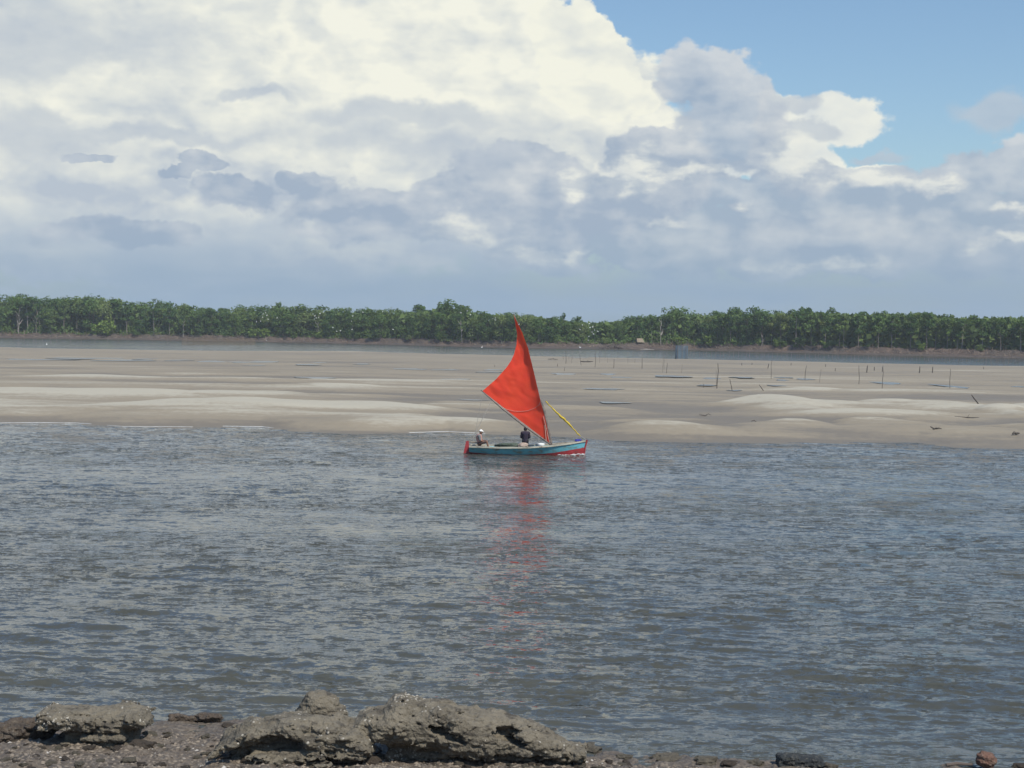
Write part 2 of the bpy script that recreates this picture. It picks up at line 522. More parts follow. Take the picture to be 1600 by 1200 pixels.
# ------------------------------------------------------------------ materials of the ground
def sand_material():
    m, t, b, out = mat('sand')
    at_ = t.n('ShaderNodeAttribute', attribute_name='wet')
    geo = t.n('ShaderNodeNewGeometry')
    st = t.vm('MULTIPLY', geo.outputs['Position'], (0.05, 0.22, 1.0))
    n1 = t.noise(st, 1.0, 7, 0.62)
    n2 = t.noise(geo.outputs['Position'], 1.7, 6, 0.65)
    w = t.m('ADD', at_.outputs['Fac'], t.m('MULTIPLY_ADD', n1, 1.7, -0.85))
    w = t.m('MULTIPLY_ADD', n2, 0.6, t.m('SUBTRACT', w, 0.30), clamp=True)
    dry = (0.330, 0.296, 0.230, 1); damp = (0.218, 0.180, 0.127, 1); wet = (0.148, 0.121, 0.086, 1)
    c = t.mix(t.rng(w, 0.05, 0.55), dry, damp)
    c = t.mix(t.rng(w, 0.55, 1.0), c, wet)
    t.put(b.inputs['Base Color'], c)
    t.put(b.inputs['Roughness'], t.rng(w, 0.45, 1.0, 0.9, 0.58))
    b.inputs['Specular IOR Level'].default_value = 0.35
    rp = t.n('ShaderNodeTexWave', wave_type='BANDS', bands_direction='Y')
    t.put(rp.inputs['Vector'], geo.outputs['Position']); rp.inputs['Scale'].default_value = 1.6
    rp.inputs['Distortion'].default_value = 6; rp.inputs['Detail'].default_value = 3
    hb = t.m('MULTIPLY_ADD', rp.outputs['Fac'], 0.35, n2)
    t.put(b.inputs['Normal'], bump(t, hb, 0.5, 0.06))
    return m

def fan(a0, a1, ncol, dists):
    a = np.linspace(a0, a1, ncol)
    A, D = np.meshgrid(a, dists)
    return A, D, D * np.sin(A), D * np.cos(A)

# sandbank
vv = np.linspace(720, 536, 620)
ds = (7.2 * F_PX) / (vv - 508.6) / 1.0
A, D, X, Y = fan(-0.55, 0.55, 900, np.concatenate([[80.0], ds[(ds > 81) & (ds < 520)]]))
H, DN, RIP, S1 = sand_h(X, Y)
me = np_mesh('sandbank', np.stack([X, Y, H], -1).reshape(-1, 3), grid_faces(*X.shape))
wetv = np.clip(0.92 - 1.35 * DN - 1.7 * RIP + 0.9 * (1 - sstep(S1, 0.2, 2.0)) - 0.30 * sstep(S1, 55, 110), 0, 1)
attr = me.attributes.new('wet', 'FLOAT', 'POINT'); attr.data.foreach_set('value', wetv.ravel().astype(np.float32))
sandbank = tag(link('sand', me, sand_material(), smooth=True), kind='structure')

# ------------------------------------------------------------------ water
def water_material(fine, name='water', rough=0.07):
    m, t, b, out = mat(name)
    geo = t.n('ShaderNodeNewGeometry')
    pos = geo.outputs['Position']
    big = t.noise(t.vm('MULTIPLY', pos, (0.012, 0.075, 0)), 1.0, 5, 0.6)
    silt = t.noise(t.vm('MULTIPLY', pos, (0.05, 0.12, 0)), 1.0, 4, 0.6)
    t.put(b.inputs['Base Color'], t.mix(silt, (0.042, 0.045, 0.039, 1), (0.068, 0.064, 0.048, 1)))
    b.inputs['IOR'].default_value = 1.33
    b.inputs['Roughness'].default_value = rough
    cat = t.noise(t.vm('MULTIPLY', pos, (0.28, 0.42, 0)), 1.0, 6, 0.68)
    gust = t.m('MULTIPLY', t.rng(big, 0.38, 0.62, 0.40, 1.35), t.rng(cat, 0.34, 0.66, 0.35, 1.55))
    # wind ripples too small for the mesh: they tilt the surface, whatever the distance
    c1 = t.noise(t.vm('MULTIPLY', pos, (1.6, 3.6, 1)), 1.0, 3, 0.6, out=1)
    c2 = t.noise(t.vm('MULTIPLY', pos, (6.0, 13.0, 1)), 1.0, 2, 0.6, out=1)
    tl = t.vm('ADD', t.vm('SCALE', t.vm('SUBTRACT', c1, (.5, .5, .5)), scale=fine), t.vm('SCALE', t.vm('SUBTRACT', c2, (.5, .5, .5)), scale=fine * .8))
    tl = t.vm('MULTIPLY', t.vm('SCALE', tl, scale=gust), (0.7, 1.0, 0.0))
    t.put(b.inputs['Normal'], t.vm('NORMALIZE', t.vm('ADD', geo.outputs['Normal'], tl)))
    return m

rw = np.random.default_rng(42)
def wave_set(n, l0, l1, steep, spread):
    k = []
    for _ in range(n):
        lam = math.exp(rw.uniform(math.log(l0), math.log(l1)))
        th = rw.normal(math.radians(-97), spread)
        k.append((2 * math.pi / lam * math.cos(th), 2 * math.pi / lam * math.sin(th), steep * lam / (2 * math.pi) * rw.uniform(.5, 1.3), rw.uniform(0, 6.28), lam))
    return k
WAVES = wave_set(26, 0.9, 2.3, 0.025, 0.20) + wave_set(34, 0.40, 0.9, 0.031, 0.30) + wave_set(30, 0.20, 0.40, 0.034, 0.45)
def water_h(x, y):
    d = np.hypot(x, y)
    gust = 0.72 + 0.55 * fbm(x * 0.035 + 5, y * 0.06, oct=3, seed=31)
    h = np.zeros_like(x)
    gr = 0.75 + 0.5 * fbm(x * 0.22, y * 0.22, oct=2, seed=33)               # wave groups
    for kx, ky, a, ph, lam in WAVES:
        fade = 1 - sstep(d, 75 * lam, 130 * lam)
        s = np.sin(kx * x + ky * y + ph)
        h += a * fade * (s - 0.20 * np.cos(2 * (kx * x + ky * y + ph)))
    h = h * np.clip(gust, .3, 1.5) * np.clip(gr, .35, 1.4)
    return h * sstep(d, 24.5, 33) ** 0.5 * (1 - 0.35 * sstep(d, 60, 120))
vv = np.concatenate([np.linspace(1290, 900, 560), np.linspace(899.4, 640, 430)])
ds = 7.5 * F_PX / (vv - 508.6)
A, D, X, Y = fan(-0.44, 0.44, 1150, ds)
H = water_h(X, Y)
water = tag(link('water', np_mesh('water', np.stack([X, Y, H], -1).reshape(-1, 3), grid_faces(*X.shape)), water_material(2.3), smooth=True), kind='structure')
r_ = MB().add([(-6000, 8, -.16), (6000, 8, -.16), (6000, 9000, -.16), (-6000, 9000, -.16)], [(0, 1, 2, 3)]).build('river', water_material(1.3, 'far_water', 0.12))
tag(r_, kind='structure')

# ------------------------------------------------------------------ far bank: mud beach, bank and the ground behind
def mud_material(name, c1, c2, c3):
    m, t, b, out = mat(name)
    geo = t.n('ShaderNodeNewGeometry')
    n = t.noise(t.vm('MULTIPLY', geo.outputs['Position'], (.35, .35, 1.4)), 1.0, 7, 0.65)
    n2 = t.noise(geo.outputs['Position'], 0.06, 4, 0.6)
    c = t.mix(t.rng(n, .35, .65), c1, c2)
    t.put(b.inputs['Base Color'], t.mix(t.rng(n2, .42, .62), c, c3))
    b.inputs['Roughness'].default_value = 0.7
    b.inputs['Specular IOR Level'].default_value = 0.3
    t.put(b.inputs['Normal'], bump(t, n, 1.0, 0.4))
    return m
M_mud = mud_material('bank_mud', (0.055, 0.040, 0.032, 1), (0.105, 0.074, 0.056, 1), (0.070, 0.056, 0.045, 1))
offs = np.array([-8, -3, 0, 1.5, 4, 7, 8, 9, 10.5, 13, 18, 26, 60, 300, 5000.])
hts = np.array([-.8, -.3, .02, .15, .35, .6, 1.15, 1.7, 1.95, 2.05, 2.1, 2.1, 2.1, 2.1, 2.1])
an = np.linspace(-0.62, 0.62, 900)
A = np.repeat(an[None], len(offs), 0)
wig = 1.2 * fbm(an * 120, an * 0, oct=4, seed=51)
D = tree_d(A) + offs[:, None] + np.where(offs < 60, wig[None].T.T * np.ones((len(offs), 1)).T if False else 1.0, 0.0)[:, None] * wig[None]
Hh = hts[:, None] + np.where((offs > 1) & (offs < 40), 1, 0)[:, None] * 0.28 * fbm(A * 260, D * 0.35, oct=3, seed=52) * (0.5 + np.clip(hts, 0, 1)[:, None])
tag(link('mud_bank', np_mesh('mud_bank', np.stack([D * np.sin(A), D * np.cos(A), Hh], -1).reshape(-1, 3), grid_faces(*A.shape)), M_mud, smooth=True), kind='structure')

# ------------------------------------------------------------------ mangrove wood on the far bank
def leaf_material(name, c1, c2, c3):
    m, t, b, out = mat(name)
    oi = t.n('ShaderNodeObjectInfo')
    geo = t.n('ShaderNodeNewGeometry')
    n = t.noise(geo.outputs['Position'], 0.35, 3, 0.6)
    n = t.m('ADD', t.m('MULTIPLY', n, 0.7), t.m('MULTIPLY', geo.outputs['Random Per Island'], 0.3))
    c = t.mix(t.rng(n, .3, .7), c1, c2)
    c = t.mix(t.rng(oi.outputs['Random'], .55, 1.0), c, c3)
    d = t.n('ShaderNodeBsdfDiffuse'); t.put(d.inputs[0], c)
    tr = t.n('ShaderNodeBsdfTranslucent'); t.put(tr.inputs[0], t.mix(0.5, c, (0.10, 0.16, 0.03, 1)))
    mx = t.n('ShaderNodeMixShader'); mx.inputs[0].default_value = 0.28
    t.put(mx.inputs[1], d.outputs[0]); t.put(mx.inputs[2], tr.outputs[0])
    t.put(out.inputs[0], mx.outputs[0])
    m.node_tree.nodes.remove(b)
    return m
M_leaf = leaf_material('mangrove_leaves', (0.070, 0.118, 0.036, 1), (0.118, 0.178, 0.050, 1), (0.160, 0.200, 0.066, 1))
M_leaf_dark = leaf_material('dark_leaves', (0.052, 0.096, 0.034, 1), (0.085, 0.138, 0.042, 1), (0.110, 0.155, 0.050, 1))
M_leaf_bright = leaf_material('yellow_green_leaves', (0.13, 0.20, 0.042, 1), (0.20, 0.26, 0.06, 1), (0.17, 0.24, 0.055, 1))
M_bark = simple('pale_bark', (0.22, 0.19, 0.155), (0.12, 0.10, 0.082), .85, 1.5)
M_bark_white = simple('bleached_bark', (0.34, 0.30, 0.26), (0.20, 0.175, 0.15), .85, 1.5)
M_bark_dark = simple('dark_bark', (0.11, 0.085, 0.07), (0.06, 0.048, 0.04), .9, 1.5)

def leaf_quads(rng, cs, rs, n, size, flat=0.8):
    """n leaf sprays spread through overlapping clumps (centres cs, radii rs)"""
    cs = np.array(cs); rs = np.array(rs)
    w = rs[:, 0] * rs[:, 1] * rs[:, 2]; w = w ** 0.67
    k = rng.choice(len(cs), n, p=w / w.sum())
    d = rng.normal(size=(n, 3)); d /= np.linalg.norm(d, axis=1)[:, None]
    r = rng.uniform(0.55, 1.05, n)[:, None]
    p = cs[k] + d * rs[k] * r
    nrm = d * 0.7 + rng.normal(size=(n, 3)) * 0.55 + np.array([0, 0, 0.45])
    nrm /= np.linalg.norm(nrm, axis=1)[:, None]
    t = np.cross(nrm, rng.normal(size=(n, 3))); t /= np.linalg.norm(t, axis=1)[:, None]
    b = np.cross(nrm, t)
    s = size * rng.uniform(.55, 1.35, n)[:, None]
    q = np.stack([p - t * s, p - b * s * flat * .7 + nrm * s * .15, p + t * s, p + b * s * flat], 1)
    return q.reshape(-1, 3), np.arange(4 * n).reshape(n, 4)

def tree_meshes(seed, H, crown_from, width, nleaf, trunks=1, lean=0.05, stems=False):
    """crown mesh and trunk mesh for a tree of height H standing at the origin"""
    rng = np.random.default_rng(seed)
    mb = MB(); cs, rs = [], []
    for k in range(trunks):
        bx, by = rng.normal(0, .35 * (trunks > 1), 2)
        pts = [(bx, by, -0.4)]
        lx, ly = rng.normal(0, lean, 2) + np.array([bx, by]) * 0.10
        top = H * rng.uniform(.78, .92)
        for i in range(1, 6):
            z = top * i / 5
            pts.append((bx + lx * z + rng.normal(0, .10), by + ly * z + rng.normal(0, .1), z))
        r0 = H * rng.uniform(.011, .016)
        mb.tube(pts, [r0 * (1 - .14 * i) for i in range(6)], 5)
        for j in range(8):
            f = rng.uniform(crown_from, .95)
            i = min(int(f * 5), 4); a = np.array(pts[i]) + (np.array(pts[i + 1]) - np.array(pts[i])) * (f * 5 - i)
            ang = rng.uniform(0, 6.28); ln = width * .5 * rng.uniform(.35, .95) * (1.15 - 0.6 * abs(f - .6))
            e = a + np.array([math.cos(ang) * ln, math.sin(ang) * ln, ln * rng.uniform(.25, .7)])
            mid = (a + e) / 2 + np.array([0, 0, -.06 * ln])
            mb.tube([a, mid, e], [r0 * .38, r0 * .26, r0 * .12], 4, cap=False)
            cs.append(e); rs.append(np.array([1, 1, .72]) * width * rng.uniform(.15, .27))
    n_extra = int(5 + width)
    for j in range(n_extra):                                      # clumps along an uneven crown outline
        f = rng.uniform(crown_from + .05, 1.0)
        rad = width * .5 * math.sin(math.pi * min(max((f - crown_from) / (1.12 - crown_from), .05), 1)) ** .6 * rng.uniform(.3, .9)
        ang = rng.uniform(0, 6.28)
        cs.append(np.array([math.cos(ang) * rad, math.sin(ang) * rad, f * H - .3])); rs.append(np.array([1, 1, .75]) * width * rng.uniform(.13, .25))
    cs.append(np.array([rng.normal(0, .5), rng.normal(0, .5), H * .93])); rs.append(np.array([width * .28, width * .28, H * .08]))
    v, q = leaf_quads(rng, cs, rs, nleaf, .42)
    crown = np_mesh('crown', v, q)
    return crown, mb.build('trunk', None, mesh_only=True)

def tree_proto(name, seed, H, cf, width, nleaf, lm, bm, **kw):
    c, t = tree_meshes(seed, H, cf, width, nleaf, **kw)
    c.materials.append(lm); t.materials.append(bm)
    return (name, c, t, H)
def place_tree(proto, loc, scale, rz, label, group):
    name, c, t, H = proto
    root = empty(name, loc, rz)
    root.scale = (scale[0], scale[0], scale[1])
    for n, me in (('crown', c), ('trunk', t)):
        o = bpy.data.objects.new(n, me); COL.objects.link(o); o.parent = root
    return tag(root, label, 'tree', group)

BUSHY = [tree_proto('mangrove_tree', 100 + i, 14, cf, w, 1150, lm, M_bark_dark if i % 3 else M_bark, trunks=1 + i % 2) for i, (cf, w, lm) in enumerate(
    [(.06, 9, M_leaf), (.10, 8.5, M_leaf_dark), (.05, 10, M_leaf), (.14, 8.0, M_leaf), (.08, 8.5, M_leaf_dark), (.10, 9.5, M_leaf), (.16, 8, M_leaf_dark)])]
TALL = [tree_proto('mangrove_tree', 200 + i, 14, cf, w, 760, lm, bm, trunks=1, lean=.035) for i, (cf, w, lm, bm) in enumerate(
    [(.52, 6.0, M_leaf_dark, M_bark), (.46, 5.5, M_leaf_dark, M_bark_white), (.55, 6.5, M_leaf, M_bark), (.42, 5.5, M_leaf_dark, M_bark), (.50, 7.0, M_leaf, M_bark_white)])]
SHRUB = [tree_proto('mangrove_shrub', 300 + i, 4.5, .05, 4.5, 420, lm, M_bark_dark, trunks=2, lean=.15) for i, lm in enumerate((M_leaf_bright, M_leaf, M_leaf, M_leaf_bright, M_leaf_dark))]

TOPV = np.array([(-700, 455), (0, 466), (30, 461), (60, 463), (100, 463), (125, 466), (140, 463), (180, 465), (195, 470), (250, 473), (330, 479), (420, 479), (445, 475), (500, 480), (560, 482), (640, 482),
    (665, 478), (690, 476), (720, 476), (735, 483), (770, 487), (800, 489), (840, 491), (865, 494), (880, 499), (905, 501), (930, 503), (960, 500), (985, 494), (1000, 492), (1040, 489), (1062, 483), (1085, 488), (1110, 489), (1135, 486),
    (1150, 483), (1180, 485), (1220, 486), (1250, 482), (1290, 482), (1340, 487), (1420, 487), (1450, 488), (1500, 493), (1560, 494), (1600, 493), (2300, 505)], float)
def az_of(u):
    d = ray(u, 520); return math.atan2(d[0], d[1])
AZ_TOP = np.array([az_of(u) for u in TOPV[:, 0]])
def top_height(a, d):
    """height a tree needs at azimuth a and distance d to reach the wood's skyline"""
    u = np.interp(a, AZ_TOP, TOPV[:, 0]); v = np.interp(a, AZ_TOP, TOPV[:, 1])
    r = ray(u, v)
    return EYE[2] + d * r[2] / math.hypot(r[0], r[1])
SECTIONS = [(270, 'left end of the far wood', 'left end'), (540, 'wood behind the brown net fence', 'net fence stretch'), (770, 'rounded wood left of the red sail', 'left of the sail'),
    (985, 'low dip of the wood right of the sail', 'dip'), (1190, 'wood above the thatched hut and net trap', 'hut stretch'), (1e9, 'tall dark right end of the far wood', 'right end')]
rt = np.random.default_rng(11)
KIND_WORDS = {0: 'bushy mangrove in front in the %s', 1: 'mangrove in the second rank of the %s', 2: 'treetop at the back of the %s', 3: 'treetop at the very back of the %s'}
n_tree = 0
for row, (off, gap) in enumerate(((11.5, 5.4), (17, 6.2), (24, 7.2), (33, 8.0))):
    a = -0.375
    while a < 0.375:
        d = float(tree_d(a)) + off + rt.normal(0, 1.4)
        u = np.interp(a, AZ_TOP, TOPV[:, 0])
        sec = next(s for s in SECTIONS if u < s[0])
        tall = sec[2] == 'right end' or (sec[2] == 'left end' and rt.random() < .35) or (sec[2] == 'hut stretch' and rt.random() < .25)
        pr = (TALL if tall else BUSHY)[rt.integers(len(TALL if tall else BUSHY))]
        need = top_height(a, d) - 1.9
        k = {0: rt.uniform(.66, .97), 1: rt.uniform(.80, 1.0), 2: rt.uniform(.88, 1.03), 3: rt.uniform(.92, 1.05)}[row]
        if tall and row == 0: k = rt.uniform(.86, 1.0)
        h = need * k / pr[3]
        lab = KIND_WORDS[row] % sec[1]
        if tall and row == 0: lab = 'bare pale trunked mangrove, front of the %s' % sec[1]
        elif row == 0 and k < .78: lab = 'short mangrove in front in the %s' % sec[1]
        place_tree(pr, (d * math.sin(a), d * math.cos(a), 1.9), (h * rt.uniform(.85, 1.15) * (1.05 if not tall else .95), h), rt.uniform(0, 6.28), lab, lab.replace('tree ', 'trees ').replace('treetop ', 'treetops '))
        n_tree += 1
        a += gap * rt.uniform(.75, 1.25) / d
# emergent trees of the skyline
def lone(u, v_top, off, w, proto, label, group=None):
    a = az_of(u); d = float(tree_d(a)) + off
    r = ray(u, v_top); h = EYE[2] + d * r[2] / math.hypot(r[0], r[1]) - 1.9
    return place_tree(proto, (d * math.sin(a), d * math.cos(a), 1.9), (w / 7.0, h / proto[3]), rt.uniform(0, 6), label, group)
lone(702, 473, 20, 8.5, BUSHY[0], 'broad mangrove tree rising above the wood left of the sail tip')
lone(436, 472, 26, 4.5, BUSHY[3], 'small crowned mangrove poking above the even treetops left of the sail')
lone(905, 494, 30, 3.6, TALL[1], 'thin spindly tree sticking up in the dip right of the sail')
lone(880, 489, 26, 3.6, TALL[3], 'sparse treetop standing up just left of the dip in the wood')
lone(1062, 481, 24, 9, BUSHY[2], 'broad domed mangrove crown above the blue net trap')
lone(1147, 480, 22, 6, BUSHY[4], 'dark knobbly treetop above the wood right of the net trap')
lone(1180, 480, 22, 6, BUSHY[1], 'second dark knob of treetop right of the net trap')
lone(32, 459, 22, 5, BUSHY[4], 'dark treetop standing highest near the left edge')
lone(140, 462, 22, 7, BUSHY[5], 'rounded crown standing proud of the left wood')
# dead and bleached trees
def dead_tree(u, v_base, v_top, label, seed, white=True, sway=.1):
    rng = np.random.default_rng(seed)
    a = az_of(u); d = float(tree_d(a)) + 8.8
    s = d / F_PX; h = (v_base - v_top) * s
    mb = MB(); pts = [(0, 0, -.5)]; x = 0
    for i in range(1, 7):
        x += rng.normal(sway * .4, .16); pts.append((x, rng.normal(0, .1), h * i / 6))
    r0 = .15
    mb.tube(pts, [r0 * (1 - .13 * i) for i in range(7)], 6)
    root = empty('dead_tree', (d * math.sin(a), d * math.cos(a), 1.75))
    tag(root, label, 'tree', 'dead trees at the edge of the wood')
    mb.build('trunk', M_bark_white if white else M_bark, root)
    for j in range(6):
        i = rng.integers(2, 6); p = Vector(pts[i]); ang = rng.uniform(0, 6.28); ln = h * rng.uniform(.15, .34)
        e = p + Vector((math.cos(ang) * ln * .6, math.sin(ang) * ln * .6, ln * .75))
        MB().tube([p, (p + e) / 2 + Vector((0, 0, -.1)), e], [.12, .08, .035], 5).build('branch', M_bark_white if white else M_bark, root)
for i, (u, vb, vt, lab) in enumerate([(29, 516, 478, 'pale leafless forked tree at the far left of the wood'), (57, 517, 476, 'grey twiggy dead tree near the left edge, behind the pale forked one'), (286, 524, 502, 'short bleached snag standing above the brown net fence'),
        (498, 524, 500, 'bleached stump under the cluster of white birds'), (722, 530, 500, 'slim pale leaning trunk left of the red sail'), (1033, 540, 500, 'tall bleached twin stemmed trunk between hut and net trap'), (1190, 541, 524, 'short splayed pale stump at the foot of the right wood')]):
    dead_tree(u, vb, vt, lab, 900 + i, white=(i != 1))
# shrubs at the foot of the wood
sh = [(150, 14, 0, 'yellow green bush at the water edge near the left end'), (168, 18, 0, 'taller yellow green bush beside another at the left end'), (212, 8, 1, 'low green shrub right of the yellow green bushes'), (395, 12, 0, 'olive green bush right of the net fence'),
      (414, 13, 3, 'bright green bush on the bank below the roosting birds'), (460, 9, 3, 'small lime green bush right of the bright green bush'), (500, 10, 3, 'yellowish bush at the foot of the bleached stump'), (560, 10, 2, 'green shrub in the gap left of the sail'),
      (640, 9, 1, 'dark green shrub at the bank below the rounded wood'), (690, 10, 2, 'leafy shrub under the broad rising tree'), (760, 9, 1, 'green shrub just left of the sail'), (830, 9, 2, 'spreading low shrub just right of the sail'), (860, 8, 1, 'low dark shrub on the bank under the dip'),
      (900, 10, 2, 'rounded shrub overhanging dark bank under the dip'), (945, 9, 1, 'green shrub behind the dark driftwood heap'), (1062, 12, 3, 'light green bush behind the net trap'), (1112, 16, 3, 'large light green bush right of the net trap'), (1215, 10, 0, 'yellow green bush among pale trunks'),
      (1225, 8, 2, 'small shrub beside a yellow green bush among the trunks'), (1248, 13, 2, 'upright bush between two pale trunks'), (1290, 9, 3, 'bright bush under tall trunks on the right'), (1440, 9, 0, 'yellow green sapling amid the right hand trunks'), (1530, 9, 2, 'shrub at the foot of the rightmost trunks')]
for u, hpx, k, lab in sh:
    a = az_of(u); d = float(tree_d(a)) + 8.6
    s = hpx * d / F_PX / 4.5
    t_ = place_tree(SHRUB[k], (d * math.sin(a), d * math.cos(a), 1.6), (s * 1.25, s), rt.uniform(0, 6), lab, None)
    t_['category'] = 'shrub'

# the dense interior of the wood: one mass
rng = np.random.default_rng(77)
n = 60000
a = rng.uniform(-.42, .42, n); dd = tree_d(a) + rng.uniform(14, 62, n)
hh = (top_height(a, dd) - 1.9) if False else np.interp(a, AZ_TOP, [max(6.0, EYE[2] + 560 * ray(u, v)[2] - 1.9) for u, v in TOPV])
zz = 1.9 + hh * rng.uniform(0.0, .9, n) ** 1.25
p = np.stack([dd * np.sin(a), dd * np.cos(a), zz], 1)
nr = rng.normal(size=(n, 3)) + np.array([0, 0, .5]); nr /= np.linalg.norm(nr, axis=1)[:, None]
t1 = np.cross(nr, rng.normal(size=(n, 3))); t1 /= np.linalg.norm(t1, axis=1)[:, None]; b1 = np.cross(nr, t1)
sz = rng.uniform(.6, 1.6, n)[:, None]
q = np.stack([p - t1 * sz, p - b1 * sz * .6, p + t1 * sz, p + b1 * sz * .8], 1).reshape(-1, 3)
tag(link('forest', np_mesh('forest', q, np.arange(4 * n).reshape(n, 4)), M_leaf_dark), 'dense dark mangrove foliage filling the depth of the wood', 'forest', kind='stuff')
# low growth between and in front of the trunks, left and middle of the wood
n = 15000
a = rng.uniform(-.42, .16, n); o_ = rng.uniform(8.5, 15, n); dd = tree_d(a) + o_
lim = 3.2 + 3.0 * fbm(a * 90, a * 0, oct=4, seed=71) + 2.2 * (o_ - 8.5) / 6.5
zz = 1.5 + np.clip(lim, .5, 7.5) * rng.uniform(0, 1, n)
p = np.stack([dd * np.sin(a), dd * np.cos(a), zz], 1)
nr = rng.normal(size=(n, 3)) + np.array([0, -.4, .6]); nr /= np.linalg.norm(nr, axis=1)[:, None]
t1 = np.cross(nr, rng.normal(size=(n, 3))); t1 /= np.linalg.norm(t1, axis=1)[:, None]; b1 = np.cross(nr, t1)
sz = rng.uniform(.22, .55, n)[:, None]
q = np.stack([p - t1 * sz, p - b1 * sz * .6, p + t1 * sz, p + b1 * sz * .8], 1).reshape(-1, 3)
tag(link('undergrowth', np_mesh('undergrowth', q, np.arange(4 * n).reshape(n, 4)), M_leaf), 'leafy green undergrowth along the foot of the far wood', 'undergrowth', kind='stuff')
# roots and broken branches along the eroded bank: one tangle
mb = MB(); rng = np.random.default_rng(5)
for i in range(4200):
    a = rng.uniform(-.38, .38); o = rng.uniform(4.5, 11.0); d = float(tree_d(a)) + o
    z = np.interp(o, offs, hts) - .1
    ln = rng.uniform(.6, 2.6); ang = rng.normal(0, .9); tilt = abs(rng.normal(.25, .45))
    dx = np.array([math.cos(ang) * math.cos(tilt), math.sin(ang) * math.cos(tilt), math.sin(tilt)]) * ln * rng.choice([-1, 1]); dx[2] = abs(dx[2])
    p0 = np.array([d * math.sin(a), d * math.cos(a), z])
    w = rng.uniform(.025, .085)
    mb.tube([p0, p0 + dx * .5 + rng.normal(0, .08, 3), p0 + dx], [w, w * .8, w * .4], 3, cap=False)
m, t, b, out = mat('driftwood')
geo = t.n('ShaderNodeNewGeometry')
cr = t.mix(t.rng(geo.outputs['Random Per Island'], .2, .9), (0.095, 0.060, 0.045, 1), (0.27, 0.20, 0.15, 1))
t.put(b.inputs['Base Color'], cr); b.inputs['Roughness'].default_value = .85
M_drift = m
tag(mb.build('roots', M_drift), 'tangle of brown roots and broken branches along the eroded far bank', 'roots', kind='stuff')

# ------------------------------------------------------------------ white birds
M_white = simple('white_feathers', (0.80, 0.79, 0.76), (0.70, 0.69, 0.66), .8, 5)
M_beak = simple('yellow_beak', (0.55, 0.38, 0.08), None, .5, 5)
M_dark = simple('dark_legs', (0.05, 0.045, 0.04), None, .7, 5)
def egret():
    root = empty('egret')
    bd = MB()
    bd.tube([(-.34, 0, .52), (-.22, 0, .58), (-.05, 0, .63), (.12, 0, .66), (.20, 0, .70)], [.03, .10, .13, .10, .05], 8)
    bd.tube([(.16, 0, .68), (.24, 0, .78), (.20, 0, .90), (.22, 0, 1.0), (.30, 0, 1.03)], [.055, .04, .035, .04, .035], 6)
    bd.build('body', M_white, root, True)
    MB().tube([(.32, 0, 1.03), (.46, 0, 1.01)], [.018, .004], 5).build('beak', M_beak, root)
    for s in (-1, 1):
        MB().tube([(0, .05 * s, .55), (-.03, .05 * s, .28), (0, .05 * s, 0), (.07, .05 * s, 0)], .014, 5).build('leg', M_dark, root)
    return root
BIRDS = [('white bird perched in the treetops above the bright green bush', [(408, 488), (411, 491), (415, 489), (417, 493), (410, 496), (419, 499), (407, 502), (433, 497), (401, 503), (414, 486)]),
    ('white bird perched in the bare crown above the bleached stump', [(489, 491), (492, 494), (494, 497), (498, 496), (500, 490), (491, 499), (505, 488), (520, 512), (526, 518), (532, 517)]),
    ('white bird sitting in the rounded wood left of the sail', [(551, 494), (549, 502), (567, 488), (614, 515), (550, 515), (598, 487)]),
    ('white bird roosting just left of the sail tip', [(720, 489), (730, 486), (735, 492), (770, 498), (774, 497), (764, 501), (774, 500)]),
    ('white bird roosting in the foliage of the dip right of the sail', [(921, 506), (922, 512), (926, 511), (929, 516), (925, 519), (906, 515), (920, 526), (927, 522), (919, 532), (910, 508), (811, 507), (934, 518)])]
eg0 = egret(); used = False
for lab, pts in BIRDS:
    for u, v in pts:
        a = az_of(u); d = float(tree_d(a)) + 7.5
        r = ray(u, v); y = d / math.hypot(r[0], r[1])
        o = eg0 if not used else copy_tree(eg0); used = True
        o.location = tuple(EYE + r * y - np.array([0, 0, .6])); o.rotation_euler.z = rt.uniform(0, 6.28); o.scale = (1.0,) * 3
        tag(o, lab, 'bird', lab.replace('white bird', 'white birds'))
for u, v, lab, g in [(73, 542, 'white egret wading at the far sand edge near the left', 'g'), (226, 529, 'white egret at the mud edge below the left wood', 'g'), (416, 535, 'white egret on the mud below the bright green bush', 'g'), (753, 546, 'white egret on the waterline left of the sail', 'g'), (906, 546, 'white egret at the mud edge right of the sail', 'g')]:
    o = copy_tree(eg0); p = P(u, v, 0.15)
    o.location = tuple(p); o.rotation_euler.z = rt.uniform(0, 6.28); o.scale = (1.1,) * 3
    del o['group']; tag(o, lab, 'bird')

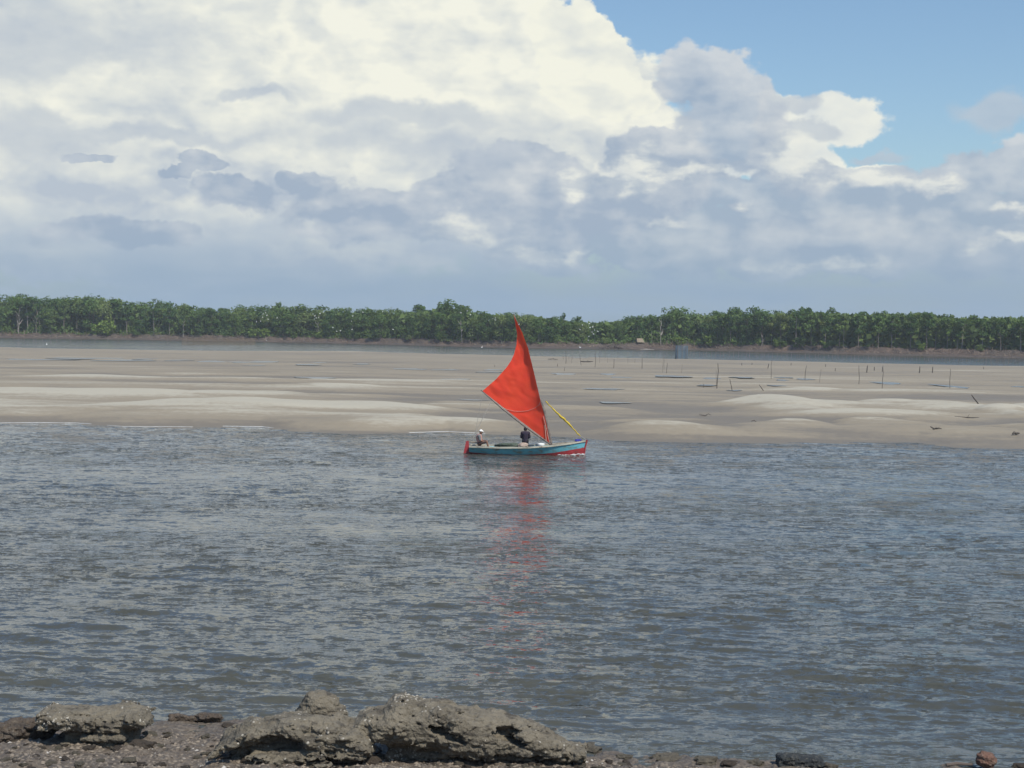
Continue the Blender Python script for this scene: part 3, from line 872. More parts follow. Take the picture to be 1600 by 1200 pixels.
# ------------------------------------------------------------------ stakes, weirs, trap and hut
M_stake = simple('wet_stake_wood', (0.085, 0.07, 0.058), (0.05, 0.042, 0.036), .8, 3)
M_stake_pale = simple('weathered_stake_wood', (0.19, 0.165, 0.135), (0.12, 0.10, 0.085), .85, 3)
def ground_z(x, y):
    return float(sand_h(np.array([float(x)]), np.array([float(y)]))[0][0])
def on_sand(u, v):
    z = .35
    for _ in range(6):
        p = P(u, v, z); z = max(ground_z(p[0], p[1]), 0.0)
    return np.array([p[0], p[1], z])
def stake(ub, vb, ut, vt, r, label, group=None, m=None, name='stake'):
    p = on_sand(ub, vb); s = p[1] / F_PX
    dx = (ut - ub + 0.014 * (vb - vt)) * s; dz = (vb - vt) * s
    k = np.random.default_rng(int(ub * 7 + vb)).normal(0, .012, (4, 2)) * dz
    pts = [(-.1 * dx / max(dz, .1), 0, -.4)] + [(dx * f + k[i][0], k[i][1], dz * f) for i, f in enumerate((0, .35, .7, 1.0))]
    r = .78 * r ** 1.12
    mb = MB().tube(pts, [r * 1.1, r * 1.05, r, r * .9, r * .7], 6)
    o = mb.build(name, m or M_stake); o.location = tuple(p)
    return tag(o, label, 'stake', group)
ST = [  # base u,v  top u,v radius  label
    (884, 568, 884, 549, .09, 'tall dark stake in the sand nearest right of the sail'),
    (893, 567, 893, 558, .05, 'thin short stake just right of the tall stake nearest the sail'),
    (908, 571, 905, 553, .06, 'slightly leaning stake left of the driftwood scraps'),
    (911, 563, 911, 552, .04, 'faint thin stake behind the leaning stake'),
    (930, 574, 930, 550, .07, 'straight stake right of the driftwood scraps'),
    (937, 567, 937, 559, .05, 'stub of a stake right of the straight stake'),
    (949, 567, 949, 551, .05, 'pale thin stake at the far sand edge'),
    (959, 575, 959, 561, .08, 'dark stout stake alone on open sand right of the sail'),
    (981, 568, 981, 559, .05, 'low thin stake at the sand edge below the dark driftwood heap'),
    (992, 567, 992, 560, .05, 'faint low stake left of the dark slender stake'),
    (1003, 576, 1003, 559, .08, 'dark slender stake below the thatched hut'),
    (1035, 582, 1036, 548, .055, 'very tall thin stake left of the net trap'),
    (1038, 577, 1037, 553, .05, 'tall thin stake close behind the very tall one'),
    (1042, 583, 1042, 567, .07, 'shorter stake beside the very tall pair'),
    (1065, 583, 1066, 568, .045, 'thin stake below the blue net trap'),
    (1099, 605, 1099, 599, .06, 'tiny peg left of the boldest stake'),
    (1120, 607, 1121, 568, .085, 'boldest tall dark stake standing near a pool'),
    (1119, 603, 1118, 579, .05, 'thin stake propped against the boldest stake'),
    (1144, 610, 1140, 592, .07, 'leaning stake standing in a small puddle'),
    (1193, 610, 1186, 601, .08, 'strongly slanting stake lying over on the sand'),
    (1159, 571, 1159, 567, .10, 'short dark stub by the far edge above the boldest stake'),
    (1175, 570, 1175, 567, .10, 'short dark stub second from the boldest stake'),
    (1200, 575.5, 1201, 568, .12, 'stout short post beside a tall thin stake'),
    (1205, 592, 1205, 563, .06, 'tall thin stake right of the stout short post'),
    (1236, 571, 1236, 567, .10, 'small stub right of the tall thin stake'),
    (1258, 593, 1259, 571, .07, 'tall stake standing over a blue puddle'),
    (1280, 597, 1282, 576, .055, 'faint slim stake just right of the puddle stake'),
    (1290, 573, 1290, 569, .10, 'stub at the far edge above the faint slim stake'),
    (1305, 580, 1305, 575, .09, 'short lone stub in mid sand on the right'),
    (1342, 600, 1341, 571, .065, 'tall slim stake left of the stout post row'),
    (1354.5, 582, 1355, 571, .15, 'stout dark post, leftmost of the post row'),
    (1366, 579, 1366, 573, .13, 'low stout post between two taller ones'),
    (1378, 607, 1379, 571, .06, 'very tall stake rising beside the broad blue pool'),
    (1378.5, 581, 1378.5, 573, .11, 'post directly behind the very tall pool stake'),
    (1436.5, 583, 1437, 572.5, .13, 'stout post, left of the right hand pair'),
    (1457, 582, 1457, 572.5, .13, 'stout post, right of the right hand pair'),
    (1484, 607, 1484, 576, .06, 'tall thin stake standing in the rightmost blue pool'),
    (1537, 577, 1537, 573, .09, 'faint stub furthest right near the sand edge'),
    (871, 572.5, 871, 568, .08, 'dark stub left of the tall stake nearest the sail'),
    (882, 580, 882, 574, .06, 'short stake in front of the tall one nearest the sail'),
    (1531, 634, 1517, 617, .10, 'thick slanting log stuck in the sand at far right'),
    (773, 573, 773, 570, .07, 'tiny stub seen left of the sail')]
for s_ in ST:
    stake(*s_, group='stakes standing on the sandbank', m=M_stake if s_[4] > .058 else M_stake_pale)
def drift(u, v, ln, ang, label, r=.10, name='driftwood', m=None, cat='driftwood'):
    p = on_sand(u, v); rng = np.random.default_rng(int(u))
    mb = MB(); d = np.array([math.cos(ang), math.sin(ang), 0])
    pts = [d * ln * (f - .5) + np.array([0, rng.normal(0, .06), r * .6 + abs(rng.normal(0, .07))]) for f in (0, .25, .5, .75, 1)]
    mb.tube(pts, [r * .6, r, r * .9, r * .8, r * .3], 6)
    mb.tube([pts[2], pts[2] + np.array([.25, .1, .35]) * ln * .4], [r * .5, r * .2], 5)
    o = mb.build(name, m or M_stake); o.location = tuple(p)
    return tag(o, label, cat)
drift(917, 566, 2.6, .2, 'dark driftwood scraps lying between two stakes', .16)
drift(864, 562, 2.2, .1, 'low driftwood stick by the far sand edge right of the sail', .10)
drift(1102, 650, 1.1, .25, 'thin stick lying on sand in front of the bright dune', .04)
drift(1272, 628, .8, .0, 'small dark stick lying on the middle of the right sand', .07)
drift(1462, 684, .8, .1, 'small flat wood piece near the right hand waterline', .06)
drift(1511, 653, 1.9, -.2, 'long dark stick half buried in the right hand sand', .05)
drift(1587, 687, .6, .3, 'dark lump of wood near the water at the right edge', .10)
drift(1178, 660, .5, .3, 'little twig on the dune above the right channel', .04)
# driftwood heap in the far channel, and logs
p = P(955, 545, 0.1); rng = np.random.default_rng(3)
root = empty('driftwood_heap', tuple(p)); tag(root, 'dark heap of dead branches stranded in the far channel', 'driftwood')
for i in range(16):
    a = rng.normal(0, .45); ln = rng.uniform(1.5, 5); x = rng.normal(0, 1.6)
    dv = np.array([math.cos(a) * ln * rng.choice([-1, 1]), rng.normal(0, .8), abs(math.sin(a)) * ln])
    MB().tube([(x, rng.normal(0, .4), .1), np.array([x, 0, .3]) + dv * .5, np.array([x, 0, .1]) + dv], [.17, .13, .04], 5).build('branch', M_bark_dark, root)
p = P(1012, 547.5, 0.1)
o = MB().tube([(-2.4, 0, .2), (-.5, 0, .3), (2.2, .2, .22)], [.16, .22, .10], 7).build('log', M_bark_white); o.location = tuple(p); tag(o, 'pale log lying on the mud right of the driftwood heap', 'log')

def weir(name, pts, n, h, label, m, net=None, jitter=.3, r=.05, seed=1, rails=True):
    """a line of stakes as one fence; pts are pixels of its foot"""
    rng = np.random.default_rng(seed)
    W_ = np.array([P(u, v, 0.0) for u, v in pts])
    seg = np.r_[0, np.cumsum(np.linalg.norm(np.diff(W_, axis=0), axis=1))]
    o = W_[0]; root = empty(name, tuple(o)); tag(root, label, 'fence')
    tt = np.linspace(0, seg[-1], n) + rng.normal(0, jitter * seg[-1] / n, n) * .5
    top = []
    for t in tt:
        q = np.array([np.interp(t, seg, W_[:, k]) for k in range(3)]) - o
        hh = h * rng.uniform(.7, 1.15)
        e = q + np.array([rng.normal(0, .09), rng.normal(0, .09), hh])
        MB().tube([q + np.array([0, 0, -.6]), e], [r * 1.1, r * .7], 5).build('stake', m, root)
        top.append((q, e))
    top.sort(key=lambda k: k[0][0])
    if rails:
        mb = MB()
        for f in (.35, .7):
            mb.tube([q + (e - q) * f for q, e in top], .022, 4)
        mb.build('rail', m, root)
    if net is not None:
        mb = MB(); k = 0
        for (q0, e0), (q1, e1) in zip(top[:-1], top[1:]):
            L = np.linalg.norm(q1 - q0); c = max(2, int(L / .16))
            for i in range(c):
                f = (i + rng.uniform(.2, .8)) / c
                a_ = q0 + (q1 - q0) * f; b_ = a_ + np.array([rng.normal(0, .03), 0, h * .72 * rng.uniform(.85, 1.05)])
                mb.tube([a_ - np.array([0, 0, .3]), b_], [.035, .03], 3, cap=False)
        mb.build('wattle', net, root)
    return root
M_wattle = simple('brown_wattle', (0.21, 0.155, 0.10), (0.13, 0.10, 0.07), .9, 2)
weir('fish_weir', [(1078, 556), (1180, 557), (1300, 559), (1420, 562), (1520, 565), (1640, 569)], 84, 2.3, 'long line of thin stakes across the far channel on the right', M_stake_pale, seed=4, r=.055)
weir('fish_weir', [(445, 540), (520, 543), (600, 545), (700, 549)], 62, 2.2, 'dotted line of thin stakes in the far channel left of the sail', M_stake_pale, seed=5, r=.045)
weir('fish_weir', [(20, 531), (90, 534), (200, 537), (290, 539)], 16, 2.0, 'sparse line of stakes in the channel at far left', M_stake_pale, seed=6, r=.07, rails=False)
weir('net_fence', [(284, 538), (320, 538), (355, 538), (400, 538)], 14, 3.0, 'brown wattle fence standing in shallow water at left', M_stake, net=M_wattle, seed=7)
weir('fish_weir', [(1540, 573), (1570, 568), (1610, 562)], 9, 2.4, 'short spur of stakes turning back at right edge of channel', M_stake_pale, seed=8, r=.05, rails=False)
weir('fish_weir', [(880, 565), (940, 563), (1010, 562), (1050, 561)], 20, 2.2, 'loose row of thin stakes along the far sand edge', M_stake_pale, seed=9, r=.04, rails=False)

# blue net fish trap
m, t, b, out = mat('blue_net')
tc = t.n('ShaderNodeTexCoord'); n_ = t.noise(tc.outputs['Object'], 1.2, 4, .6)
t.put(b.inputs['Base Color'], t.mix(n_, (0.07, 0.12, 0.17, 1), (0.13, 0.19, 0.24, 1))); b.inputs['Roughness'].default_value = .9
M_net = m
p = P(1065, 559.5, 0.1); root = empty('fish_trap', tuple(p)); tag(root, 'blue grey net fish trap on stakes at the head of the stake line', 'fish trap')
rng = np.random.default_rng(9)
ring = [(1.55 * math.cos(k * math.pi / 4), 1.3 * math.sin(k * math.pi / 4)) for k in range(8)]
for x, y in ring:
    h = rng.uniform(3.5, 4.6)
    MB().tube([(x, y, -.6), (x * 1.02, y, h * .5), (x + rng.normal(0, .1), y, h)], [.06, .055, .035], 5).build('stake', M_stake_pale, root)
mb = MB()
for k in range(8):
    x0, y0 = ring[k]; x1, y1 = ring[(k + 1) % 8]
    L = math.hypot(x1 - x0, y1 - y0); c = int(L / .13)
    for i in range(c):
        f = i / c; mb.tube([(x0 + (x1 - x0) * f, y0 + (y1 - y0) * f, -.2), (x0 + (x1 - x0) * f, y0 + (y1 - y0) * f, 3.1)], .022, 3, cap=False)
    for z in np.arange(.1, 3.15, .16):
        mb.tube([(x0, y0, z), (x1, y1, z + rng.normal(0, .03))], .02, 3, cap=False)
mb.build('net', M_net, root)

# thatched shelter at the edge of the wood
a = az_of(999); d = float(tree_d(a)) + 8.5
root = empty('thatched_hut', (d * math.sin(a), d * math.cos(a), 1.2), .5); root.scale = (.8, .8, .9); tag(root, 'small thatched hut with pale roof at the edge of the wood', 'hut')
M_thatch = simple('dry_thatch', (0.25, 0.20, 0.14), (0.15, 0.12, 0.085), .95, 2.5, bumpd=.1)
mb = MB(); rng = np.random.default_rng(12)
mb.add([(-2.0, -1.5, 1.3), (2.0, -1.5, 1.2), (1.7, 0, 2.9), (-1.5, 0, 2.8), (-2.0, 1.5, 1.3), (2.0, 1.5, 1.2)], [(0, 1, 2, 3), (3, 2, 5, 4)])
mb.add([(-2.0, -1.42, 1.2), (2.0, -1.42, 1.1), (1.7, 0, 2.75), (-1.5, 0, 2.65), (-2.0, 1.42, 1.2), (2.0, 1.42, 1.1)], [(3, 2, 1, 0), (4, 5, 2, 3)])
for i in range(60):
    f = rng.uniform(-1, 1); s = rng.choice([-1, 1]); mb.tube([(f * 1.6, s * .6, 2.2), (f * 2.0, s * 1.6, 1.2 - rng.uniform(0, .25))], [.05, .03], 3)
mb.build('roof', M_thatch, root)
for x in (-1.5, 1.5):
    for y in (-1.1, 1.1):
        MB().tube([(x, y, -.5), (x, y, 1.7)], .09, 6).build('post', M_stake, root)

# ------------------------------------------------------------------ tide pools left on the sand
m, t, b, out = mat('pool_water')
geo = t.n('ShaderNodeNewGeometry')
b.inputs['Base Color'].default_value = (0.10, 0.09, 0.07, 1); b.inputs['Roughness'].default_value = .20; b.inputs['IOR'].default_value = 1.33
M_pool = m
POOLS = [(60, 562, 45, 1.2), (130, 560, 55, 1.2), (200, 563, 40, 1.5), (225, 561, 14, .8), (280, 563, 17, .9), (330, 565, 25, 1.0), (375, 566, 18, 1), (400, 571, 14, .7), (415, 565, 22, .8), (498, 567, 9, .8), (493, 588, 30, 1.3), (410, 566, 26, 1.0), (480, 570, 20, 1),
    (640, 577, 26, 1.0), (697, 578, 18, 1), (566, 569, 14, .8), (770, 578, 16, .9), (765, 582, 18, .8), (712, 593, 22, 1.0), (880, 584.5, 15, 1.6), (950, 585, 14, 1.1), (970, 590, 14, .9), (940, 608, 28, 1.2), (951, 609, 10, 1), (1048, 588, 24, 1.5), (960, 629, 30, 1.0),
    (1112, 591.5, 16, 1.0), (1105, 602, 16, .9), (1148, 610, 11, .8), (1222, 594.5, 9, 1), (1212, 602, 14, .8), (1258, 592.5, 15, 1.1), (1384, 599, 16, 2.6), (1486, 604.5, 14, 2.8), (1225, 590, 13, .8), (1592, 604.5, 12, .8), (1160, 590, 20, .8), (738, 625, 22, .7), (905, 559, 12, .7)]
for u, v, ru, px in POOLS:
    c = on_sand(u, v); k = c[1] / F_PX
    rx = ru * k; ry = px * c[1] ** 2 / (F_PX * 7.1) * 1.0
    rng = np.random.default_rng(int(u + v))
    ph = rng.uniform(0, 6.28, 4); N = 36; vs = []
    for i in range(N):
        th = 2 * math.pi * i / N
        w = 1 + .22 * math.sin(2 * th + ph[0]) + .16 * math.sin(3 * th + ph[1]) + .12 * math.sin(5 * th + ph[2])
        vs.append((rx * w * math.cos(th), ry * w * math.sin(th)))
    xs = np.array([c[0] + a_ * f for a_, b_ in vs for f in (.4, .8)]); ys = np.array([c[1] + b_ * f for a_, b_ in vs for f in (.4, .8)])
    z = float(np.percentile(sand_h(xs, ys)[0], 88)) + .02
    o = MB().add([(a_, b_, 0) for a_, b_ in vs], [tuple(range(N))]).build('pool', M_pool)
    o.location = (c[0], c[1], z); tag(o, kind='structure')
# thin white strips along the waterline of the sandbank
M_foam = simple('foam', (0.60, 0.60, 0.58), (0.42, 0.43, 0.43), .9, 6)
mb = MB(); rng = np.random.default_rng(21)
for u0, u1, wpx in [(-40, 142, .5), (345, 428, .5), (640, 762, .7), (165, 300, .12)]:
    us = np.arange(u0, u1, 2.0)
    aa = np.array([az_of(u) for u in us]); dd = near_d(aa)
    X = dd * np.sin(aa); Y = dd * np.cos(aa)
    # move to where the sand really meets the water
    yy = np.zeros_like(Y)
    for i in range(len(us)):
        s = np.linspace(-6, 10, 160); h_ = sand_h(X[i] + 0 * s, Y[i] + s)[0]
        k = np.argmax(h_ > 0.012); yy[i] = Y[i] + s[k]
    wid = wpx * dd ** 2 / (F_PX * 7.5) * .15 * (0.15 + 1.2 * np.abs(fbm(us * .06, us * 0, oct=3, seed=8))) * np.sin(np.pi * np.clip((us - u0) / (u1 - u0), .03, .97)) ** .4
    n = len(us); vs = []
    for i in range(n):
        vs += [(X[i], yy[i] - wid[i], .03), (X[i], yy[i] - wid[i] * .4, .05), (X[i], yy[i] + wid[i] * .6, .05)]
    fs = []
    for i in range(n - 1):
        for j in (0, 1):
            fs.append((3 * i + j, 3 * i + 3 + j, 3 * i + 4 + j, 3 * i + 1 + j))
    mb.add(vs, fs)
tag(mb.build('foam', M_foam, smooth=True), 'thin white lines along the near edge of the sandbank', 'foam', kind='stuff')

# ------------------------------------------------------------------ the sailing boat
BO = P(826, 709.6, 0.0)
BS = F_PX / BO[1]
def L(u, v, y=0.0):
    """boat coordinates (x forward, y away from the near shore, z up) of a point seen at photo pixel (u, v)"""
    return Vector(((u - 826) / BS, y, (709.6 + 0.014 * (u - 826) - v) / BS))

def painted(name, c, worn, scale=3.0, thr=(.52, .66), rough=.55, streak=(1, 1, 3)):
    m, t, b, out = mat(name)
    tc = t.n('ShaderNodeTexCoord')
    v = t.vm('MULTIPLY', tc.outputs['Object'], streak)
    n = t.noise(v, scale, 7, 0.68)
    n2 = t.noise(v, scale * .35, 4, 0.6)
    base = t.mix(t.rng(n2, .3, .7), c, tuple(x * .72 for x in c[:3]) + (1,))
    t.put(b.inputs['Base Color'], t.mix(t.rng(n, *thr), base, worn))
    b.inputs['Roughness'].default_value = rough
    t.put(b.inputs['Normal'], bump(t, n, .4, .01))
    return m
M_blue = painted('turquoise_paint', (0.115, 0.36, 0.42, 1), (0.13, 0.15, 0.125, 1), 2.4, (.50, .64))
M_red = painted('red_bottom_paint', (0.36, 0.030, 0.035, 1), (0.14, 0.04, 0.035, 1), 3.0)
M_rail = painted('cream_rail', (0.46, 0.42, 0.33, 1), (0.17, 0.14, 0.10, 1), 3.0, (.50, .68), .7)
M_wood = simple('boat_wood', (0.26, 0.20, 0.14), (0.14, 0.105, 0.075), .8, 4)
M_spar = simple('grey_spar', (0.20, 0.165, 0.14), (0.11, 0.09, 0.08), .8, 6)
M_rope = simple('rope', (0.30, 0.28, 0.25), None, .9, 20)
M_white_rope = simple('white_rope', (0.60, 0.42, 0.34), None, .9, 20)

boat = empty('sailing_boat', tuple(BO), 0.0)
tag(boat, 'turquoise wooden fishing boat with red sail crossing the channel', 'sailing boat')
X0, X1 = L(733, 0).x, L(914, 0).x
def prof(pts):
    xs = [L(u, 0).x for u, v in pts]; zs = [L(u, v).z for u, v in pts]
    return lambda x: float(np.interp(x, xs, zs))
gun = prof([(733, 696.2), (780, 697.5), (826, 697.2), (861, 695.0), (890, 692.0), (916, 688.3)])
redl = prof([(733, 705.6), (770, 708.3), (815, 709.3), (845, 708.2), (868, 706), (890, 702.6), (914, 699.2)])
def half(x, f):
    """half beam at station x, height fraction f (0 keel, 1 gunwale)"""
    s = (x - X0) / (X1 - X0)
    b = 0.86 * (1 - max(0, (s - .42) / .58) ** 2.3) * (1 - .30 * max(0, (.35 - s) / .35) ** 1.6)
    return max(b, 0.03) * (0.25 + .75 * f ** .55)
NS = 46
st = [X0 + (X1 - X0) * i / (NS - 1) for i in range(NS)]
def keel(x):
    s = (x - X0) / (X1 - X0)
    return -0.28 + .24 * max(0, (.25 - s) / .25) ** 1.5 + .10 * max(0, (s - .8) / .2)
def skin(z0, z1, nz, inset=0.0):
    vs = []
    for x in st:
        k, g = keel(x), gun(x)
        for side in (-1, 1):
            for j in range(nz):
                z = z0(x) + (z1(x) - z0(x)) * j / (nz - 1)
                f = max(0.0, (z - k) / (g - k))
                rake = 0.16 * max(0, (x - X0) / (X1 - X0) - .86) / .14 * (f - .75)
                vs.append((x + rake, side * max(.012, half(x, f) - inset), z))
    fs = []
    w = 2 * nz
    for i in range(NS - 1):
        for sd in (0, 1):
            for j in range(nz - 1):
                a = i * w + sd * nz + j
                q = (a, a + w, a + w + 1, a + 1)
                fs.append(q if sd == 0 else q[::-1])
    return vs, fs
v_, f_ = skin(redl, gun, 6)
hull = MB().add(v_, f_)
v2, f2 = skin(lambda x: keel(x) + .12, gun, 6, .045)
hull.add(v2, [q[::-1] for q in f2])
nz = 6                                                     # transom closing the stern
tr = [v_[j] for j in range(nz)] + [v_[nz + j] for j in range(nz)]
hull.add(tr, [(j, j + 1, nz + j + 1, nz + j) for j in range(nz - 1)])
hull.build('hull', M_blue, boat, True)
v3, f3 = skin(keel, redl, 5)
mb = MB().add(v3, f3)
tr = [v3[j] for j in range(5)] + [v3[5 + j] for j in range(5)]
mb.add(tr, [(j, j + 1, 5 + j + 1, 5 + j) for j in range(4)])
mb.build('hull_bottom', M_red, boat, True)
# stem post
MB().tube([L(914.5, 700.0) + Vector((-.06, 0, -.42)), L(914.5, 699.2) + Vector((-.02, 0, 0)), L(917, 687.3)], [.05, .055, .06], 8).build('stem', M_red, boat)
# rubbing rail round the top, floor, foredeck, thwarts
for sd in (-1, 1):
    mb = MB(); vs = []
    for x in st:
        b = half(x, 1.0); z = gun(x); rk = 0.16 * max(0, (x - X0) / (X1 - X0) - .86) / .14 * .25
        for dy, dz in ((.045, -.055), (.045, .028), (-.07, .028), (-.07, -.055)):
            vs.append((x + rk, sd * (b + dy), z + dz))
    fs = [(i * 4 + k, i * 4 + (k + 1) % 4, i * 4 + 4 + (k + 1) % 4, i * 4 + 4 + k) for i in range(NS - 1) for k in range(4)] + [(0, 1, 2, 3), tuple((NS - 1) * 4 + k for k in (3, 2, 1, 0))]
    mb.add(vs, fs).build('gunwale', M_rail, boat)
mb = MB(); vs = []
for x in st:
    b = half(x, .35) - .06; vs += [(x, -b, -.04), (x, b, -.04)]
mb.add(vs, [(2 * i, 2 * i + 2, 2 * i + 3, 2 * i + 1) for i in range(NS - 1)]).build('floor', M_wood, boat)
def deck(u0, u1, drop, name):
    vs = []; xs = np.linspace(L(u0, 0).x, L(u1, 0).x, 14)
    for x in xs:
        b = half(x, 1) - .06; z = gun(x) - drop
        vs += [(x, -b, z), (x, b, z), (x, -b, z - .05), (x, b, z - .05)]
    fs = []
    for i in range(13):
        a = 4 * i; fs += [(a, a + 4, a + 5, a + 1), (a + 2, a + 3, a + 7, a + 6)]
    fs += [(0, 1, 3, 2), (52, 54, 55, 53)]
    MB().add(vs, fs).build(name, M_wood, boat)
deck(735, 757, .03, 'stern_deck')
deck(872, 912, .02, 'foredeck')
for u in (795, 836, 860):
    x = L(u, 0).x; b = half(x, .85) - .05
    MB().box((x, 0, gun(x) - .16), (.24, 2 * b, .04)).build('thwart', M_wood, boat)
# rudder and tiller
mb = MB()
ru_ = [L(724.2, 706.8), L(727.8, 689.0), L(732.0, 688.8), L(733.0, 706.5), L(733, 712), L(723.5, 712)]
vs = [(p.x, -.035, p.z) for p in ru_] + [(p.x, .035, p.z) for p in ru_]
n_ = len(ru_)
mb.add(vs, [tuple(range(n_)), tuple(range(2 * n_ - 1, n_ - 1, -1))] + [(i, n_ + i, n_ + (i + 1) % n_, (i + 1) % n_) for i in range(n_)])
rud = mb.build('rudder', M_red, boat)
MB().tube([L(730, 689.8), L(742, 691.5), L(751, 691.2)], [.035, .03, .025], 6).build('tiller', M_wood, rud)
# mast, boom, sail
MY = 0.0
mast_pts = [L(861, 702, MY), L(860.5, 690, MY + .02), L(849.5, 642, MY + .10), L(841.2, 622, MY + .2), L(827, 566, MY + .3), L(813, 524, MY + .25), L(799.2, 489.6, MY + .12)]
MB().tube(mast_pts, [.085, .085, .08, .075, .06, .045, .025], 8).build('mast', M_spar, boat, True)
swing = .75
boom_pts = [L(862, 695.5, -.10), L(820, 667, .2), L(784, 639.3, .45), L(749.5, 609.8, swing)]
MB().tube(boom_pts, [.05, .05, .045, .03], 7).build('boom', M_spar, boat, True)
luff = [L(*p) for p in [(859.3, 692.5), (853.5, 663), (843.6, 627), (833, 584), (823, 544.6), (813.5, 519.6), (799.8, 492.0)]]
leech = [L(*p) for p in [(752.2, 611.3), (762, 602.5), (773, 592.8), (789.6, 573.9), (796.5, 563.5), (801.0, 553), (804.7, 538), (805.3, 521), (802.5, 506), (799.6, 491.6)]]
def along(pts, t):
    d = np.r_[0, np.cumsum([(pts[i + 1] - pts[i]).length for i in range(len(pts) - 1)])]; d /= d[-1]
    return Vector([float(np.interp(t, d, [p[k] for p in pts])) for k in range(3)])
NR, NC = 70, 44
vs = []
SN = fbm(np.linspace(0, 5, NR)[:, None] + np.zeros((1, NC)), np.linspace(0, 2.5, NC)[None] + np.linspace(0, 4, NR)[:, None], oct=4, seed=5)
for i in range(NR):
    t = i / (NR - 1)
    a = along(luff, t); e = along(leech, t)
    for j in range(NC):
        s = j / (NC - 1)
        p = a.lerp(e, s)
        camb = .20 * math.sin(math.pi * min(1, s ** .8)) * (1 - t) ** .5
        sw = swing * s * (1 - t) ** .8
        sag = -.10 * math.sin(math.pi * s) * (1 - t) ** 6
        wr = .010 * math.sin(26 * s * (1 - .3 * t) + 9 * t) * math.exp(-5 * t) * s + .03 * math.sin(34 * t + 3 * s) * math.exp(-9 * s) + .005 * math.sin(60 * t - 16 * s) * s ** 2 + .035 * float(SN[i, j]) + .012 * math.sin(30 * s * (1 - t) + 14 * t + 2 * float(SN[i, j])) * math.exp(-4 * t) * s
        vs.append((p.x, p.y + camb + sw + wr - .05, p.z + sag * .4))
m, t, b, out = mat('red_sailcloth')
tc = t.n('ShaderNodeTexCoord')
n1 = t.noise(t.vm('MULTIPLY', tc.outputs['Object'], (1.2, 1, .9)), 1.4, 6, .6)
d_ = t.n('ShaderNodeBsdfDiffuse'); tl = t.n('ShaderNodeBsdfTranslucent')
cc = t.mix(t.rng(n1, .3, .7), (0.95, 0.092, 0.046, 1), (0.93, 0.074, 0.044, 1))
t.put(d_.inputs[0], cc); t.put(tl.inputs[0], (0.95, 0.11, 0.03, 1))
wv = t.n('ShaderNodeTexWave', wave_type='BANDS', bands_direction='DIAGONAL'); t.put(wv.inputs['Vector'], tc.outputs['Object'])
wv.inputs['Scale'].default_value = 1.6; wv.inputs['Distortion'].default_value = 7; wv.inputs['Detail'].default_value = 4
nb = bump(t, t.m('ADD', wv.outputs['Fac'], n1), .35, .025)
t.put(d_.inputs[1], nb); t.put(tl.inputs[1], nb)
mx = t.n('ShaderNodeMixShader'); mx.inputs[0].default_value = .22
t.put(mx.inputs[1], d_.outputs[0]); t.put(mx.inputs[2], tl.outputs[0]); t.put(out.inputs[0], mx.outputs[0])
m.node_tree.nodes.remove(b)
M_sail = m
sme = np_mesh('sail', vs, grid_faces(NR, NC))
sail = link('sail', sme, M_sail, boat, True)
def on_sail(t, s, off=-.03):
    i = min(int(t * (NR - 1)), NR - 1); j = min(int(s * (NC - 1)), NC - 1)
    p = vs[i * NC + j]; return Vector((p[0], p[1] + off, p[2]))
def near_sail(u, v):
    q = L(u, v); k = min(range(len(vs)), key=lambda i: (vs[i][0] - q.x) ** 2 + (vs[i][2] - q.z) ** 2)
    return Vector((q.x, vs[k][1] - .03, q.z))
reef = [near_sail(*p) for p in [(784, 637), (791, 640.3), (800, 642.6), (812, 643.4), (824, 642), (834, 638), (841, 632.5), (844, 626)]]
MB().tube(reef, .009, 5).build('reef_line', M_white_rope, sail)
MB().tube([near_sail(850.5, 664), near_sail(852, 677), near_sail(853.5, 690)], .018, 5).build('lacing', M_white_rope, sail)
MB().tube([near_sail(848, 650), near_sail(854.5, 675), near_sail(858.5, 691)], .014, 5).build('lacing', M_white_rope, sail)
# yellow furled jib from the mast down to the bow
jp = [L(851, 626.5, -.05), L(858, 633.5, -.03), L(868, 643.5, -.02), L(876, 651, 0), L(884, 658, 0), L(890, 664, 0), L(896, 670.5, 0), L(903, 678, 0), L(906.5, 682, 0)]
mb = MB(); pts = []; rr = []
for i in range(60):
    t = i / 59; p = along(jp, t)
    pts.append(p + Vector((.012 * math.sin(40 * t), .02 * math.cos(33 * t), .012 * math.sin(53 * t))))
    rr.append((.026 + .040 * math.exp(-((t - .52) / .22) ** 2)) * (1 + .22 * math.sin(46 * t) * math.sin(17 * t + 1)) + .004)
rr[0] = .02; rr[-1] = .02
mb.tube(pts, rr, 9)
M_yellow = simple('yellow_cloth', (0.55, 0.40, 0.035), (0.38, 0.26, 0.03), .8, 9, bumpd=.02)
mb.build('furled_jib', M_yellow, boat, True)
MB().tube([L(845, 621, 0), L(851, 626.5, -.05)], .015, 5).build('forestay', M_rope, boat)
MB().tube([L(906, 681.5, 0), L(912, 684.5, 0), L(916.5, 688.2, 0)], .018, 5).build('forestay', M_rope, boat)
# sheets
MB().tube([L(767, 626, .6), L(756, 648, .3), L(744.5, 672, .1), L(739, 684, 0)], .016, 5).build('sheet', M_rope, boat)
MB().tube([L(753, 613, .7), L(748, 640, .5), L(742, 675, .35), L(737, 694, .3)], .011, 5).build('sheet', M_rope, boat)
MB().tube([L(841.5, 697, -.2), L(841.8, 682, -.1)], .014, 5).build('sheet', M_rope, boat)

